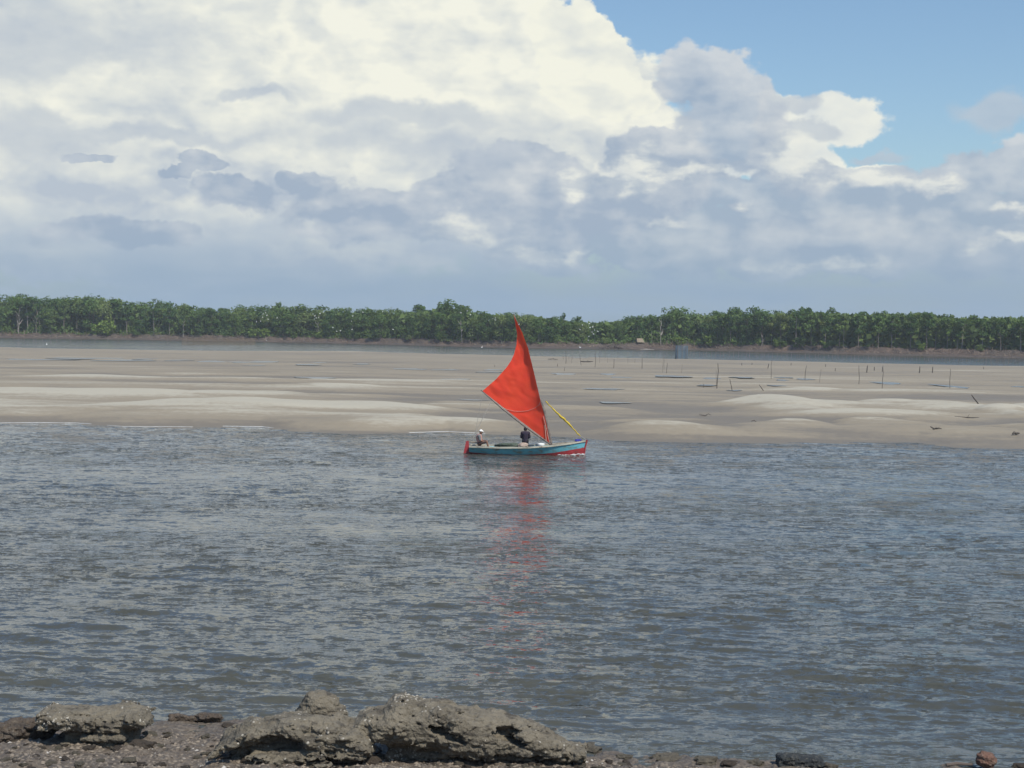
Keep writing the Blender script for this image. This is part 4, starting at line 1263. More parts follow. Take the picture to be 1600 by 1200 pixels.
# things lying in the boat
def lump(name, u, v, rx, ry, rz, seed, m, label, cat, y=0.0, z=None):
    rng = np.random.default_rng(seed)
    bm = bmesh.new(); bmesh.ops.create_icosphere(bm, subdivisions=4, radius=1)
    for w in bm.verts:
        c = w.co.copy()
        k = 1 + .22 * float(fbm([c.x * 1.6 + seed], [c.y * 1.6], [c.z * 1.6], 4, seed)[0])
        w.co = Vector((c.x * rx * k, c.y * ry * k, (c.z * rz * k if c.z > 0 else c.z * rz * .35)))
    me = bpy.data.meshes.new(name); bm.to_mesh(me); bm.free()
    o = link(name, me, m, None, True); q = L(u, v, y)
    if z is not None: q.z = z
    o.location = tuple(Vector(BO) + q); return tag(o, label, cat)
M_net2 = simple('dark_green_net', (0.045, 0.065, 0.05), (0.09, 0.10, 0.075), .95, 8, bumpd=.03)
lump('fishing_net', 794, 697.0, .82, .42, .20, 4, M_net2, 'dark green pile of fishing net lying amidships in the boat', 'net')
M_sack = simple('pale_sack', (0.36, 0.28, 0.22), (0.22, 0.17, 0.14), .9, 8, bumpd=.03)
lump('sack', 816.5, 696.0, .32, .28, .19, 6, M_sack, 'pale bundled sack at the feet of the dark figure', 'sack', y=-.35)
M_bluec = simple('blue_cloth', (0.03, 0.035, 0.26), (0.02, 0.02, 0.15), .8, 9)
lump('blue_cloth', 903, 689.2, .20, .12, .12, 8, M_bluec, 'crumpled blue cloth on the foredeck of the boat', 'cloth')
o = MB().tube([(0, 0, 0), (0, 0, .02), (0, 0, .16), (0, 0, .19), (0, 0, .20)], [.15, .20, .21, .20, .05], 16).build('basin', simple('white_plastic', (0.78, 0.77, 0.72), (0.66, 0.65, 0.60), .4, 6), None, True)
o.location = tuple(Vector(BO) + L(845, 697.2, -.35)); tag(o, 'white plastic tub by the mast foot in the boat', 'tub')

# bow wave
mb = MB(); rng = np.random.default_rng(14)
for i in range(24):                                              # short curls and flecks of white water
    u = 912 - 42 * rng.uniform(0, 1) ** 1.3; x = min(L(u, 0).x, X1 - .05)
    b_ = half(x, .30); ln = rng.uniform(.05, .16); r = rng.uniform(.010, .026) * (1.2 if u > 893 else .8)
    y = -b_ - rng.uniform(.0, .22); z = rng.uniform(-.01, .07) * (1 if u > 893 else .4)
    mb.tube([(x - ln, y - .02, z - .01), (x - ln * .3, y, z + r * .6), (x + ln * .4, y + .01, z + r * .3), (x + ln, y + .02, z - .01)], [r * .3, r, r * .8, r * .2], 6)
o = mb.build('foam', M_foam, None, True); o.location = tuple(BO)
tag(o, 'white bow wave foaming along the red bow of the boat', 'foam', kind='stuff')

# ------------------------------------------------------------------ the two people
def sd_caps(G, a, b, r0, r1):
    a = np.array(a, float); b = np.array(b, float); ab = b - a
    t = np.clip(((G - a) @ ab) / (ab @ ab), 0, 1)
    return np.linalg.norm(G - (a + t[..., None] * ab), axis=-1) - (r0 + (r1 - r0) * t)
def sd_ell(G, c, r):
    q = (G - np.array(c)) / np.array(r); k = np.linalg.norm(q, axis=-1)
    return (k - 1) * min(r)
def smin(a, b, k):
    h = np.clip(.5 + .5 * (b - a) / k, 0, 1)
    return b * (1 - h) + a * h - k * h * (1 - h)
def sdf_mesh(name, fn, lo, hi, h, m, parent):
    lo = np.array(lo); n = np.ceil((np.array(hi) - lo) / h).astype(int)
    g = np.stack(np.meshgrid(*[lo[k] + np.arange(n[k]) * h for k in range(3)], indexing='ij'), -1)
    V, Q = surface_nets(fn(g), lo, h)
    return link(name, np_mesh(name, V, Q), m, parent, True)
M_skin = simple('brown_skin', (0.20, 0.105, 0.065), (0.16, 0.085, 0.055), .6, 6)
M_skin_dark = simple('dark_skin', (0.085, 0.050, 0.038), (0.065, 0.04, 0.03), .6, 6)
M_hair = simple('black_hair', (0.012, 0.010, 0.010), None, .7, 30)

def person(J, skin_m, lo, hi):
    """J: joint positions; body as one continuous skin, returned with its field"""
    def hand(G, wr, dirn, side):
        wr = np.array(wr); d = np.array(dirn, float); d /= np.linalg.norm(d); s = np.array(side, float); s /= np.linalg.norm(s)
        nrm = np.cross(d, s)
        f = sd_caps(G, wr, wr + d * .07, .026, .036)
        for k, ln in enumerate((.062, .074, .069, .052)):
            b0 = wr + d * .075 + s * (.027 - .018 * k); m1 = b0 + d * ln * .5 + nrm * .006; e = m1 + d * ln * .35 + nrm * .028
            f = smin(f, np.minimum(sd_caps(G, b0, m1, .010, .009), sd_caps(G, m1, e, .009, .008)), .008)
        t0 = wr + d * .025 + s * .028; f = smin(f, sd_caps(G, t0, t0 + d * .035 + s * .035 + nrm * .02, .012, .010), .01)
        return f
    def body(G):
        f = sd_caps(G, J['hip'], J['chest'], .125, .145)
        f = smin(f, sd_caps(G, J['shl'], J['shr'], .075, .075), .09)
        f = smin(f, sd_caps(G, J['chest'], J['neck'], .10, .055), .05)
        f = smin(f, sd_caps(G, J['neck'], np.array(J['head']) - [0, 0, .05], .055, .05), .03)
        hd = np.array(J['head']); fw = np.array(J['face'], float); fw /= np.linalg.norm(fw)
        rt_ = np.cross(fw, [0, 0, 1.0])
        f = smin(f, sd_ell(G, hd + [0, 0, .02], (.088, .088, .112)), .03)
        f = smin(f, sd_ell(G, hd + fw * .03 - [0, 0, .06], (.055, .055, .06)), .04)           # jaw
        f = smin(f, sd_caps(G, hd + fw * .085 + [0, 0, .015], hd + fw * .108 - [0, 0, .022], .011, .016), .012)   # nose
        f = smin(f, sd_caps(G, hd + fw * .082 + rt_ * .022 - [0, 0, .058], hd + fw * .082 - rt_ * .022 - [0, 0, .058], .011, .011), .01)   # lips
        for s in (-1, 1):
            e = hd + fw * .088 + rt_ * s * .032 + [0, 0, .018]
            f = np.maximum(f, -sd_ell(G, e + fw * .008, (.018, .018, .011)))
            f = smin(f, sd_ell(G, e - fw * .006, (.012, .012, .010)), .004)
            f = smin(f, sd_ell(G, hd + rt_ * s * .090 - [0, 0, .005] - fw * .01, (.018, .018, .032)), .012)
        for s in ('l', 'r'):
            f = smin(f, sd_caps(G, J['sh' + s], J['el' + s], .052, .040), .04)
            f = smin(f, sd_caps(G, J['el' + s], J['wr' + s], .040, .027), .02)
            el, wr = np.array(J['el' + s]), np.array(J['wr' + s])
            f = smin(f, hand(G, wr, J.get('hd' + s, wr - el), J.get('th' + s, (0, 0, 1))), .012)
            hp = np.array(J['hip']) + np.array(J['hipv']) * (.09 if s == 'l' else -.09)
            f = smin(f, sd_caps(G, hp, J['kn' + s], .088, .058), .05)
            f = smin(f, sd_caps(G, J['kn' + s], J['an' + s], .056, .038), .025)
            an = np.array(J['an' + s]); ft = np.array(J['ft' + s])
            f = smin(f, sd_caps(G, an - [0, 0, .035], an - [0, 0, .045] + ft * .18, .038, .028), .03)
        return f
    return body

# helmsman: sits on the stern deck facing the bow, white cap
H0 = Vector(BO) + L(749.5, 696.0, 0.0)
hm = empty('person', tuple(H0)); tag(hm, 'seated helmsman in white cap and pale vest at the stern', 'person')
z0 = .03
J = dict(hip=(-.02, 0, z0 + .12), hipv=(0, 1, 0), chest=(-.06, 0, z0 + .46), neck=(-.02, 0, z0 + .62), head=(.05, -.01, z0 + .77), face=(1, -.25, -.12), shl=(-.05, .17, z0 + .54), shr=(-.05, -.17, z0 + .54),
    ell=(.08, .24, z0 + .30), wrl=(.28, .12, z0 + .24), elr=(.02, -.25, z0 + .28), wrr=(.24, -.17, z0 + .20), hdr=(1, .3, -.2), hdl=(1, -.3, -.1), knl=(.40, .13, z0 + .20), knr=(.40, -.14, z0 + .22), anl=(.52, .14, z0 - .18), anr=(.50, -.15, z0 - .17), ftl=(1, 0, 0), ftr=(1, 0, 0))
fb = person(J, M_skin, None, None)
sdf_mesh('body', fb, (-.28, -.36, -.32 + z0), (.80, .36, 1.0 + z0), .012, M_skin, hm)
M_vest = simple('pink_vest', (0.46, 0.25, 0.20), (0.34, 0.19, 0.16), .85, 9)
M_grey = simple('grey_shirt', (0.15, 0.16, 0.16), (0.10, 0.11, 0.11), .85, 9)
M_short = simple('brown_shorts', (0.10, 0.06, 0.05), (0.07, 0.045, 0.04), .85, 9)
def shirt(G, k=.022):
    f = sd_caps(G, np.array(J['hip']) - [0, 0, .02], J['chest'], .125 + k, .145 + k)
    f = smin(f, sd_caps(G, J['shl'], J['shr'], .075 + k, .075 + k), .09)
    f = smin(f, sd_caps(G, J['chest'], np.array(J['neck']) - [0, 0, .05], .10 + k, .062), .05)
    for s in 'lr':
        e = np.array(J['sh' + s]) * .12 + np.array(J['el' + s]) * .88
        f = smin(f, sd_caps(G, J['sh' + s], e, .052 + k, .050 + k), .03)
    return f
sdf_mesh('shirt', shirt, (-.35, -.42, -.1), (.4, .42, .85), .016, M_grey, hm)
def vest(G):
    k = .042
    f = sd_caps(G, np.array(J['hip']) + [0, 0, .10], J['chest'], .125 + k, .142 + k)
    f = smin(f, sd_caps(G, np.array(J['shl']) * [1, .6, 1], np.array(J['shr']) * [1, .6, 1], .072 + k, .072 + k), .08)
    f = np.maximum(f, -sd_caps(G, np.array(J['neck']), np.array(J['neck']) + [0, 0, .3], .085, .1))
    f = np.maximum(f, (G[..., 0] - .04) if False else f)
    # open on the near side where the grey sleeve comes through
    f = np.maximum(f, -sd_caps(G, np.array(J['shr']) + [.03, -.05, -.02], np.array(J['shr']) + [.05, -.12, -.22], .085, .10))
    return f
sdf_mesh('vest', vest, (-.35, -.36, 0), (.35, .36, .85), .016, M_vest, hm)
def shorts(G):
    f = sd_caps(G, np.array(J['hip']) + [0, 0, -.03], np.array(J['hip']) + [0, 0, .05], .148, .145)
    for s, sg in (('l', 1), ('r', -1)):
        hp = np.array(J['hip']) + [0, .09 * sg, 0]; e = hp * .15 + np.array(J['kn' + s]) * .85
        f = smin(f, sd_caps(G, hp, e, .108, .088), .04)
    return f
sdf_mesh('shorts', shorts, (-.3, -.36, -.2), (.56, .36, .4), .016, M_short, hm)
hd = np.array(J['head']); fw = np.array(J['face']); fw = fw / np.linalg.norm(fw)
def cap(G):
    f = sd_ell(G, hd + [0, 0, .035], (.103, .103, .112)); f = np.maximum(f, (hd[2] + .045) - G[..., 2])
    brim = sd_ell(G, hd + fw * .11 + [0, 0, .05], (.085, .075, .014))
    return smin(f, brim, .015)
sdf_mesh('cap', cap, hd - [.25, .25, .1], hd + [.3, .25, .2], .010, simple('white_cap', (0.80, 0.79, 0.76), (0.7, 0.69, 0.66), .8, 9), hm)

# second fisherman: stands amidships in dark clothes, turned away, head just behind the sail's foot
S0 = Vector(BO) + L(820.5, 0, .10); S0.z = -.02
sm = empty('person', tuple(S0)); tag(sm, 'standing figure in dark clothes behind the foot of the sail', 'person')
J = dict(hip=(0, 0, .80), hipv=(1, 0, 0), chest=(0, .02, 1.16), neck=(.0, .04, 1.33), head=(.0, .09, 1.45), face=(.35, 1, -.15), shl=(.18, .02, 1.25), shr=(-.18, .02, 1.25),
    ell=(.25, .08, .99), wrl=(.17, .28, .90), elr=(-.25, .08, .99), wrr=(-.15, .28, .88), knl=(.11, .02, .44), knr=(-.11, .05, .44), anl=(.13, -.02, .08), anr=(-.13, .0, .08), ftl=(.2, 1, 0), ftr=(-.2, 1, 0))
sdf_mesh('body', person(J, M_skin_dark, None, None), (-.42, -.30, -.06), (.42, .55, 1.66), .014, M_skin_dark, sm)
M_navy = simple('dark_navy_cloth', (0.018, 0.016, 0.032), (0.03, 0.020, 0.030), .9, 9)
sdf_mesh('shirt', lambda G: np.minimum(shirt(G, .030), sd_caps(G, J['hip'], J['chest'], .165, .165)), (-.45, -.3, .5), (.45, .45, 1.5), .018, M_navy, sm)
def trousers(G):
    f = sd_caps(G, np.array(J['hip']) - [.05, 0, 0], np.array(J['hip']) + [.05, 0, .02], .148, .148)
    for s, sg in (('l', 1), ('r', -1)):
        hp = np.array(J['hip']) + [.09 * sg, 0, 0]
        f = smin(f, sd_caps(G, hp, J['kn' + s], .108, .082), .04)
        f = smin(f, sd_caps(G, J['kn' + s], np.array(J['an' + s]) + [0, 0, .06], .082, .065), .03)
    return f
sdf_mesh('trousers', trousers, (-.4, -.3, .05), (.4, .4, 1.1), .018, simple('dark_trousers', (0.03, 0.028, 0.032), None, .9, 9), sm)
hd = np.array(J['head']); fw = np.array(J['face']); fw = fw / np.linalg.norm(fw)
def hairf(G):
    f = sd_ell(G, hd + [0, 0, .035] - fw * .012, (.102, .104, .120))
    return np.maximum(f, -sd_ell(G, hd + fw * .11 - [0, 0, .03], (.09, .09, .10)))
sdf_mesh('hair', hairf, hd - [.2, .2, .2], hd + [.2, .2, .25], .012, M_hair, sm)

# ------------------------------------------------------------------ the near shore
A_SH, D_SH = az_table([(-500, 1108), (0, 1134), (120, 1128), (260, 1126), (300, 1134), (380, 1128), (450, 1124), (560, 1138), (700, 1152), (800, 1158), (900, 1170), (1000, 1180), (1100, 1187), (1200, 1193), (1290, 1197), (1400, 1203), (1600, 1204), (2100, 1214)], 0.0)
def shore_h(x, y):
    a = np.arctan2(x, y); d = np.hypot(x, y)
    s = np.interp(a, A_SH, D_SH) - d + .25 * fbm(x * 1.3, y * 1.3, oct=3, seed=61)          # metres inland
    h = np.where(s < 0, s * .12, .085 * s)
    h = np.where(s > 6, .51 + (s - 6) * .16, h)
    h = np.minimum(np.where(s > 14, 1.79 + (s - 14) * .28, h), 5.6)
    w = sstep(s, -.9, .5)
    h = h + w * (.055 * fbm(x * 2.2, y * 2.2, oct=4, seed=63) + .03 * np.abs(fbm(x * 7, y * 7, oct=3, seed=64)) - .01)
    return h, s
yy = np.concatenate([np.linspace(-3, 20, 40), np.linspace(20.2, 33.5, 330)])
xx = np.concatenate([np.linspace(-60, -14, 60), np.linspace(-13.9, 13.9, 760), np.linspace(14, 60, 60)])
X, Y = np.meshgrid(xx, yy)
H, SS = shore_h(X, Y)
m, t, b, out = mat('shore_mud')
geo = t.n('ShaderNodeNewGeometry'); pos = geo.outputs['Position']
n1 = t.noise(pos, 1.2, 6, .62); n2 = t.noise(pos, 11, 6, .65)
vo = t.n('ShaderNodeTexVoronoi'); t.put(vo.inputs['Vector'], t.vm('MULTIPLY', pos, (1, .8, 1))); vo.inputs['Scale'].default_value = 13
c = t.mix(t.rng(n1, .35, .65), (0.105, 0.080, 0.057, 1), (0.070, 0.055, 0.042, 1))
c = t.mix(t.rng(n2, .45, .7), c, (0.150, 0.122, 0.092, 1))
t.put(b.inputs['Base Color'], c); b.inputs['Roughness'].default_value = .75
t.put(b.inputs['Normal'], bump(t, t.m('MULTIPLY_ADD', vo.outputs['Distance'], .8, n2), .9, .05))
tag(link('shore', np_mesh('shore', np.stack([X, Y, H], -1).reshape(-1, 3), grid_faces(*X.shape)), m, smooth=True), kind='structure')
def sh_z(x, y):
    return float(shore_h(np.array([float(x)]), np.array([float(y)]))[0][0])
def on_shore(u, v):
    z = .2
    for _ in range(8):
        p = P(u, v, z); z = .5 * z + .5 * min(max(sh_z(p[0], p[1]), 0.0), 1.0)
    return np.array([p[0], p[1], z])

def rock_material(name, c1, c2, c3):
    m, t, b, out = mat(name)
    tc = t.n('ShaderNodeTexCoord'); o = tc.outputs['Object']
    n1 = t.noise(o, 2.2, 7, .65); n2 = t.noise(o, 16, 6, .7); n3 = t.noise(t.vm('MULTIPLY', o, (1, 1, 4)), 3.0, 5, .6)
    c = t.mix(t.rng(n1, .36, .64), c1, c2)
    c = t.mix(t.rng(n3, .5, .68), c, c3)
    c = t.mix(t.m('MULTIPLY', t.rng(n2, .5, .75), .55), c, (0.235, 0.210, 0.165, 1))
    t.put(b.inputs['Base Color'], c); b.inputs['Roughness'].default_value = .88; b.inputs['Specular IOR Level'].default_value = .2
    vo = t.n('ShaderNodeTexVoronoi'); t.put(vo.inputs['Vector'], o); vo.inputs['Scale'].default_value = 26
    t.put(b.inputs['Normal'], bump(t, t.m('MULTIPLY_ADD', vo.outputs['Distance'], .5, n2), 1.0, .035))
    return m
M_rock = rock_material('shore_rock', (0.160, 0.136, 0.100, 1), (0.112, 0.095, 0.070, 1), (0.060, 0.051, 0.040, 1))
M_rock_b = rock_material('brown_rock', (0.090, 0.068, 0.050, 1), (0.062, 0.048, 0.038, 1), (0.042, 0.035, 0.030, 1))
M_shell = simple('oyster_shell', (0.34, 0.31, 0.26), (0.19, 0.17, 0.14), .8, 14)

def rock(name, u, v, fn, lo, hi, h, m, label, seed, amp=.05, shells=0, shell_fn=None, cat='rock', pit=.5, tilt=0):
    p = on_shore(u, v)
    lo = np.array(lo); n = np.ceil((np.array(hi) - lo) / h).astype(int)
    G = np.stack(np.meshgrid(*[lo[k] + np.arange(n[k]) * h for k in range(3)], indexing='ij'), -1)
    f = fn(G)
    x, y, z = G[..., 0], G[..., 1], G[..., 2]
    nz = fbm(x * 2.6, y * 2.6, z * 3.4, 4, seed)
    f = f + amp * nz - amp * pit * np.maximum(0, -np.abs(fbm(x * 6, y * 6, z * 9, 3, seed + 9)) + .35) * -2.0
    f = f + .006 * np.sin(z * 38 + 6 * nz) + .012 * fbm(x * 14, y * 14, z * 18, 2, seed + 20)
    V, Q = surface_nets(f, lo, h)
    root = link(name, np_mesh(name, V, Q), m, None, True)
    root.location = tuple(p); tag(root, label, cat)
    if shells:
        rng = np.random.default_rng(seed)
        nr = np.zeros(len(V) * 3); root.data.vertices.foreach_get('normal', nr); nr = nr.reshape(-1, 3)
        w = np.clip(fbm(V[:, 0] * 2.0, V[:, 1] * 2.0, V[:, 2] * 2.0, 3, seed + 3) + .25, 0, 1) ** 1.5
        if shell_fn is not None: w = w * shell_fn(V)
        w = w + 1e-9
        k = rng.choice(len(V), shells, p=w / w.sum())
        base = np.array([(math.cos(a), math.sin(a), 0) for a in np.linspace(0, 6.28, 7)[:6]] + [(.1, .1, .55)])
        vs, ts = [], []
        for i, q in enumerate(k):
            nn = Vector(nr[q]); r = rng.uniform(.010, .026)
            M3 = nn.to_track_quat('Z', 'Y').to_matrix() @ Matrix.Rotation(rng.uniform(0, 6.28), 3, 'Z')
            sx = rng.uniform(.7, 1.4)
            vs.append(np.array([V[q] + np.array(M3 @ Vector((b_[0] * r * sx, b_[1] * r, b_[2] * r * 1.3 - .003))) for b_ in base]))
            ts += [(7 * i + a, 7 * i + (a + 1) % 6, 7 * i + 6) for a in range(6)]
        link('oyster_shells', np_mesh('oyster_shells', np.concatenate(vs), tris=ts), M_shell, root)['kind'] = 'stuff'
    return root

def rbox(G, c, s, r):
    q = np.abs(G - np.array(c)) - (np.array(s) - r)
    return np.linalg.norm(np.maximum(q, 0), axis=-1) + np.minimum(q.max(-1), 0) - r
def slab(G, u0, vbase, top, bot, depth, px=90.0, e=3.0):
    """body whose outline along the shore follows points (u, v); depth(x) is its half thickness away from the water"""
    x, y, z = G[..., 0], G[..., 1], G[..., 2]
    tx = [(u - u0) / px for u, v in top]; tz = [(vbase - v) / px for u, v in top]
    bx = [(u - u0) / px for u, v in bot]; bz = [(vbase - v) / px for u, v in bot]
    T = np.interp(x, tx, tz); B = np.interp(x, bx, bz)
    h_ = np.maximum((T - B) / 2, .02); d = depth(x)
    k = (np.abs((z - (T + B) / 2) / h_) ** e + np.abs(y / d) ** e) ** (1 / e)
    f = (k - 1) * np.minimum(h_, d)
    return np.maximum(f, np.maximum(tx[0] - x, x - tx[-1]))
# flat topped block, far left
def left_block(G):
    f = slab(G, 152, 1160, [(62, 1118), (68, 1106), (112, 1104), (150, 1106), (200, 1103), (224, 1107), (236, 1120)], [(62, 1122), (75, 1134), (120, 1132), (165, 1140), (205, 1136), (236, 1130)], lambda x: .52 + 0 * x)
    f = smin(f, slab(G + [0, -.12, 0], 152, 1160, [(105, 1128), (215, 1128)], [(105, 1168), (215, 1168)], lambda x: .30 + 0 * x), .05)
    f = smin(f, rbox(G, (.22, -.32, .20), (.40, .17, .05), .04), .03)
    f = smin(f, rbox(G, (.05, -.20, .06), (.60, .22, .05), .04), .04)
    return np.maximum(f, -sd_ell(G, (-.20, -.46, .58), (.32, .14, .05)))
rock('rock', 152, 1160, left_block, (-1.2, -.9, -.25), (1.2, .9, .85), .016, M_rock, 'flat topped dark rock crusted with oysters at left of the shore', 71, .045, 420, lambda V: sstep(V[:, 2], .22, .36) * (1.2 - .8 * sstep(V[:, 2], .52, .6)))
# low cavernous slab in the middle
def mid_slab(G):
    f = slab(G, 458, 1182, [(340, 1172), (352, 1158), (372, 1146), (388, 1134), (430, 1124), (470, 1120), (520, 1126), (556, 1136), (574, 1150), (580, 1168)], [(340, 1176), (380, 1160), (440, 1156), (500, 1166), (580, 1172)], lambda x: .55 + 0 * x, e=2.6)
    f = smin(f, slab(G + [0, -.15, 0], 458, 1182, [(370, 1150), (565, 1150)], [(370, 1190), (565, 1190)], lambda x: .34 + 0 * x), .06)
    f = smin(f, slab(G + [0, .10, 0], 458, 1182, [(400, 1166), (480, 1164), (572, 1160)], [(400, 1176), (572, 1176)], lambda x: .46 + 0 * x), .03)
    f = np.maximum(f, -sd_ell(G, (-.22, -.50, .36), (.24, .30, .085)))
    return np.maximum(f, -sd_ell(G, (.20, -.52, .33), (.10, .16, .04)))
rock('rock', 458, 1182, mid_slab, (-1.5, -.85, -.25), (1.5, .9, .80), .018, M_rock, 'low hollowed grey rock slab in front of the rounded boulder', 75, .065, 160)
def boulder(G):
    f = sd_ell(G, (0, 0, .34), (.45, .36, .44)); return smin(f, rbox(G, (.08, .0, .2), (.40, .32, .26), .12), .1)
rock('boulder', 498, 1145, boulder, (-.75, -.65, -.2), (.75, .65, .95), .018, M_rock, 'rounded brownish boulder standing behind the low slab', 79, .05, 50)
# big wedge on the right of the group
def big_slab(G):
    top = [(557, 1140), (562, 1124), (572, 1114), (588, 1111), (604, 1108), (618, 1096), (632, 1092), (655, 1095), (700, 1103), (770, 1114), (800, 1121), (830, 1132), (868, 1148), (884, 1160), (906, 1163), (912, 1176)]
    bot = [(557, 1150), (574, 1162), (630, 1166), (690, 1174), (740, 1186), (912, 1186)]
    f = slab(G, 722, 1184, top, bot, lambda x: .62 - .10 * np.clip(x, 0, 2), e=2.4)
    f = smin(f, slab(G + [0, -.15, 0], 722, 1184, [(610, 1150), (900, 1168)], [(610, 1195), (900, 1195)], lambda x: .36 + 0 * x), .06)
    f = np.maximum(f, -sd_ell(G + 0, (1.02, -.22, .52), (.55, .16, .05)) - 0.0)
    G2 = G.copy(); G2[..., 2] = G[..., 2] + .36 * (G[..., 0] - .9)                 # crevices run with the slope
    f = np.maximum(f, -sd_ell(G2, (1.0, -.34, .42), (.60, .34, .045)))
    f = np.maximum(f, -sd_ell(G2, (-.25, -.60, .12), (.36, .20, .05)))
    f = np.maximum(f, -sd_ell(G, (.65, -.60, .13), (.75, .22, .04)))
    return f
rock('rock', 722, 1184, big_slab, (-2.1, -.95, -.3), (2.25, .95, 1.2), .019, M_rock, 'largest grey rock wedge sloping right with oyster crusted left end', 83, .060, 700, lambda V: .12 + 1.0 * (1 - sstep(V[:, 0], -1.0, .0)))
def low_log(G):
    f = sd_caps(G, (-.45, 0, .05), (.4, .05, .06), .09, .08); return smin(f, sd_ell(G, (.15, 0, .10), (.22, .14, .09)), .06)
rock('rock', 306, 1128, low_log, (-.8, -.4, -.15), (.8, .4, .4), .016, M_rock_b, 'small low brown rock awash at the water edge between the big rocks', 87, .03)
def hump(G):
    return smin(sd_ell(G, (0, 0, .1), (.75, .4, .22)), sd_ell(G, (.35, .05, .16), (.3, .3, .2)), .08)
rock('rock', 28, 1150, hump, (-1.1, -.7, -.2), (1.1, .7, .6), .02, M_rock_b, 'brown rubble hump at the left edge beside the flat topped rock', 89, .07)

# loose stones: one thing each
def stone_mesh(seed):
    bm = bmesh.new(); bmesh.ops.create_icosphere(bm, subdivisions=3, radius=1)
    for w in bm.verts:
        c = w.co.copy(); k = 1 + .42 * float(fbm([c.x * 1.5 + seed], [c.y * 1.5], [c.z * 1.5], 3, seed)[0])
        w.co = Vector((c.x * k, c.y * .75 * k, max(-.3, min(c.z * .55 * k, .42))))
    me = bpy.data.meshes.new('stone'); bm.to_mesh(me); bm.free(); return me
stones = [stone_mesh(300 + i) for i in range(7)]
for i, me in enumerate(stones): me.materials.append(M_rock if i % 2 else M_rock_b)
rs_ = np.random.default_rng(33)
NAMED = [(222, 1165, .20, 'pale flat stone in front of the flat topped rock'), (497, 1192, .19, 'pale rounded stone under the low hollowed slab'), (575, 1188, .22, 'flat slab of stone below the left end of the largest rock'), (640, 1186, .15, 'broken stone leaning under the largest rock'),
    (860, 1190, .20, 'flat stone right of the foot of the largest rock'), (920, 1172, .24, 'dark lumpy stone at the waterline past the largest rock'), (975, 1184, .16, 'brown stone at the waterline right of the lumpy one'), (1040, 1186, .24, 'low brown clod of mud at the waterline mid shore'), (1105, 1190, .20, 'dark crumbly clod right of the low brown clod'),
    (1140, 1194, .15, 'dark stone left of the flat dark slab'), (1180, 1194, .16, 'brownish stone close to the left of the flat dark slab'), (360, 1134, .16, 'dark knob of rock left of the low slab'), (1300, 1198, .12, 'small stone just right of the flat dark slab'), (200, 1190, .13, 'dark stone low in front of the flat topped rock'), (1593, 1197, .12, 'whitish stone at the bottom right corner')]
for u, v, r, lab in NAMED:
    p = on_shore(u, v); o = bpy.data.objects.new('stone', stones[rs_.integers(7)]); COL.objects.link(o)
    o.location = (p[0], p[1], p[2] + r * .05); o.scale = (r, r, r * rs_.uniform(.7, 1.0)); o.rotation_euler = (rs_.normal(0, .12), rs_.normal(0, .12), rs_.uniform(-.5, .5)); tag(o, lab, 'stone')
for i in range(230):
    u = rs_.uniform(-60, 1000); v0 = np.interp(u, [0, 300, 560, 800, 1000], [1148, 1146, 1172, 1186, 1192]); v = rs_.uniform(v0, 1215)
    r = rs_.uniform(.035, .10) * (1.3 if rs_.random() < .15 else 1)
    p = on_shore(u, v); o = bpy.data.objects.new('stone', stones[rs_.integers(7)]); COL.objects.link(o)
    o.location = (p[0], p[1], p[2] + r * .08); o.scale = (r, r, r * rs_.uniform(.5, 1.0)); o.rotation_euler = (rs_.normal(0, .2), rs_.normal(0, .2), rs_.uniform(0, 6.28))
    tag(o, 'small brown broken stone strewn on the muddy near shore', 'stone', 'small stones strewn on the near shore')
# gravel and shell grit as one mass
vs, ts, rng = [], [], np.random.default_rng(44)
n = 14000; u = rng.uniform(-150, 1750, n)
v0 = np.interp(u, [0, 300, 560, 800, 1000, 1300, 1700], [1140, 1136, 1160, 1176, 1184, 1196, 1204]); v = v0 + (1240 - v0) * rng.uniform(0, 1, n)
d_ = np.array([P(a_, b_, .2) for a_, b_ in zip(u, v)]); zz, ss = shore_h(d_[:, 0], d_[:, 1])
base = np.array([(1, 0, 0), (.2, .8, 0), (-.9, .4, 0), (-.6, -.7, 0), (.5, -.8, 0), (0, 0, .6)])
k = 0
for i in range(n):
    if ss[i] < .05: continue
    r = rng.uniform(.010, .055); a = rng.uniform(0, 6.28); ca, sa = math.cos(a), math.sin(a)
    b_ = base * np.array([r, r * rng.uniform(.5, 1), r * rng.uniform(.5, 1.2)])
    q = np.stack([b_[:, 0] * ca - b_[:, 1] * sa, b_[:, 0] * sa + b_[:, 1] * ca, b_[:, 2]], 1) + [d_[i, 0], d_[i, 1], zz[i] - .002]
    vs.append(q); ts += [(6 * k + j, 6 * k + (j + 1) % 5, 6 * k + 5) for j in range(5)]; k += 1
m, t, b, out = mat('gravel')
geo = t.n('ShaderNodeNewGeometry'); rnd = geo.outputs['Random Per Island']
c = t.mix(t.rng(rnd, .0, .9), (0.060, 0.046, 0.035, 1), (0.20, 0.160, 0.118, 1)); c = t.mix(t.rng(rnd, .975, .985), c, (0.36, 0.33, 0.29, 1))
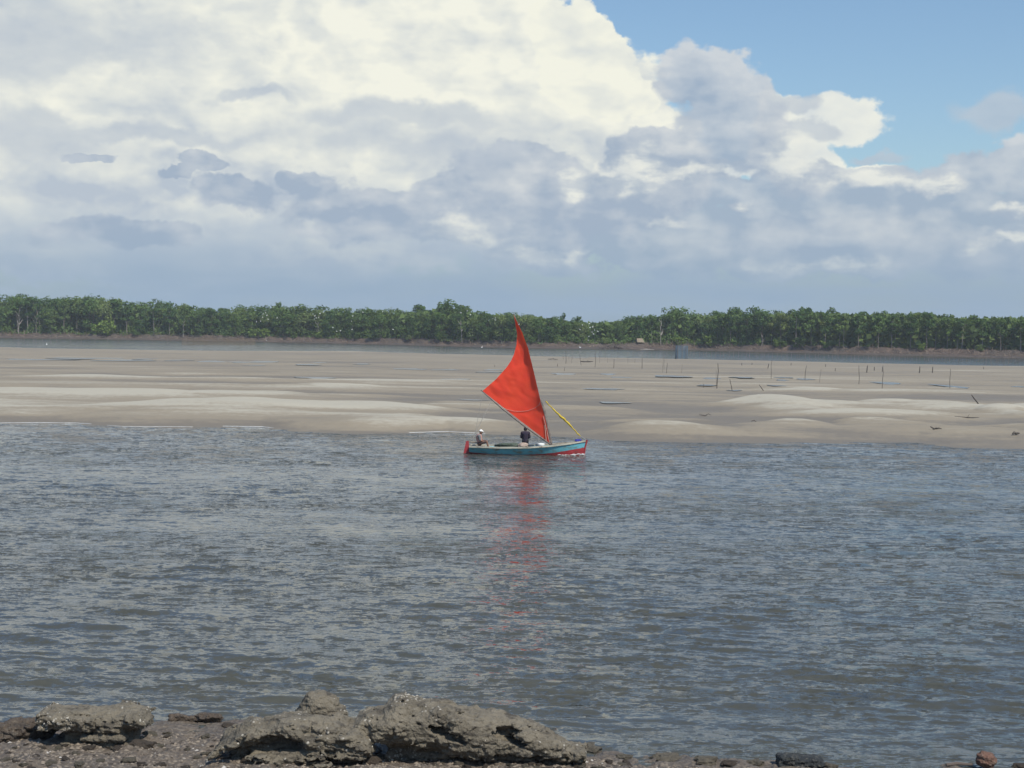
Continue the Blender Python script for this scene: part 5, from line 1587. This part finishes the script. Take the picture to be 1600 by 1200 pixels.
t.put(b.inputs['Base Color'], c); b.inputs['Roughness'].default_value = .85
tag(link('gravel', np_mesh('gravel', np.concatenate(vs), tris=ts), m), 'broken gravel and shell bits covering the near shore', 'gravel', kind='stuff')

# dark flat slab half buried at the waterline
def flat_slab(G):
    f = slab(G, 1250, 1194, [(1214, 1182), (1217, 1177), (1240, 1177), (1270, 1180), (1284, 1184), (1287, 1192)], [(1214, 1200), (1287, 1200)], lambda x: .20 + 0 * x, e=5.0)
    return f
rock('rock', 1250, 1194, flat_slab, (-.6, -.45, -.2), (.6, .45, .4), .014, rock_material('black_rock', (0.030, 0.033, 0.034, 1), (0.022, 0.024, 0.025, 1), (0.045, 0.045, 0.040, 1)), 'flat dark slab half buried at the waterline on the right', 97, .018)
# round brown pot-like lump with a stick at the lower right
def nutty(G):
    f = sd_ell(G, (0, 0, .14), (.17, .16, .15)); return smin(f, sd_ell(G, (-.05, 0, .2), (.10, .1, .10)), .05)
rock('rock', 1541, 1200, nutty, (-.35, -.35, -.1), (.35, .35, .45), .014, rock_material('red_brown_rock', (0.16, 0.085, 0.06, 1), (0.10, 0.06, 0.045, 1), (0.08, 0.055, 0.045, 1)), 'round red brown lump on the shore at lower right', 93, .02)
p = on_shore(1500, 1198)
o = MB().tube([(-.24, 0, .03), (-.05, .02, .05), (.22, 0, .04)], [.030, .034, .022], 7).build('stick', M_bark_dark); o.location = (p[0], p[1], p[2]); tag(o, 'dark short stick lying left of the red brown lump', 'stick')

# ------------------------------------------------------------------ thin sea air over the far bank
hz_ = MB().box((0, 560, 12.0), (1700, 1240, 28.4))
m = bpy.data.materials.new('sea_air'); m.use_nodes = True; m.node_tree.nodes.clear(); t = NT(m.node_tree)
vo = t.n('ShaderNodeVolumePrincipled'); vo.inputs['Density'].default_value = 0.00014; vo.inputs['Color'].default_value = (0.88, 0.93, 1.0, 1)
mo = t.n('ShaderNodeOutputMaterial'); t.put(mo.inputs['Volume'], vo.outputs[0])
tag(hz_.build('haze', m), 'thin pale sea haze over the river', 'haze', kind='stuff')
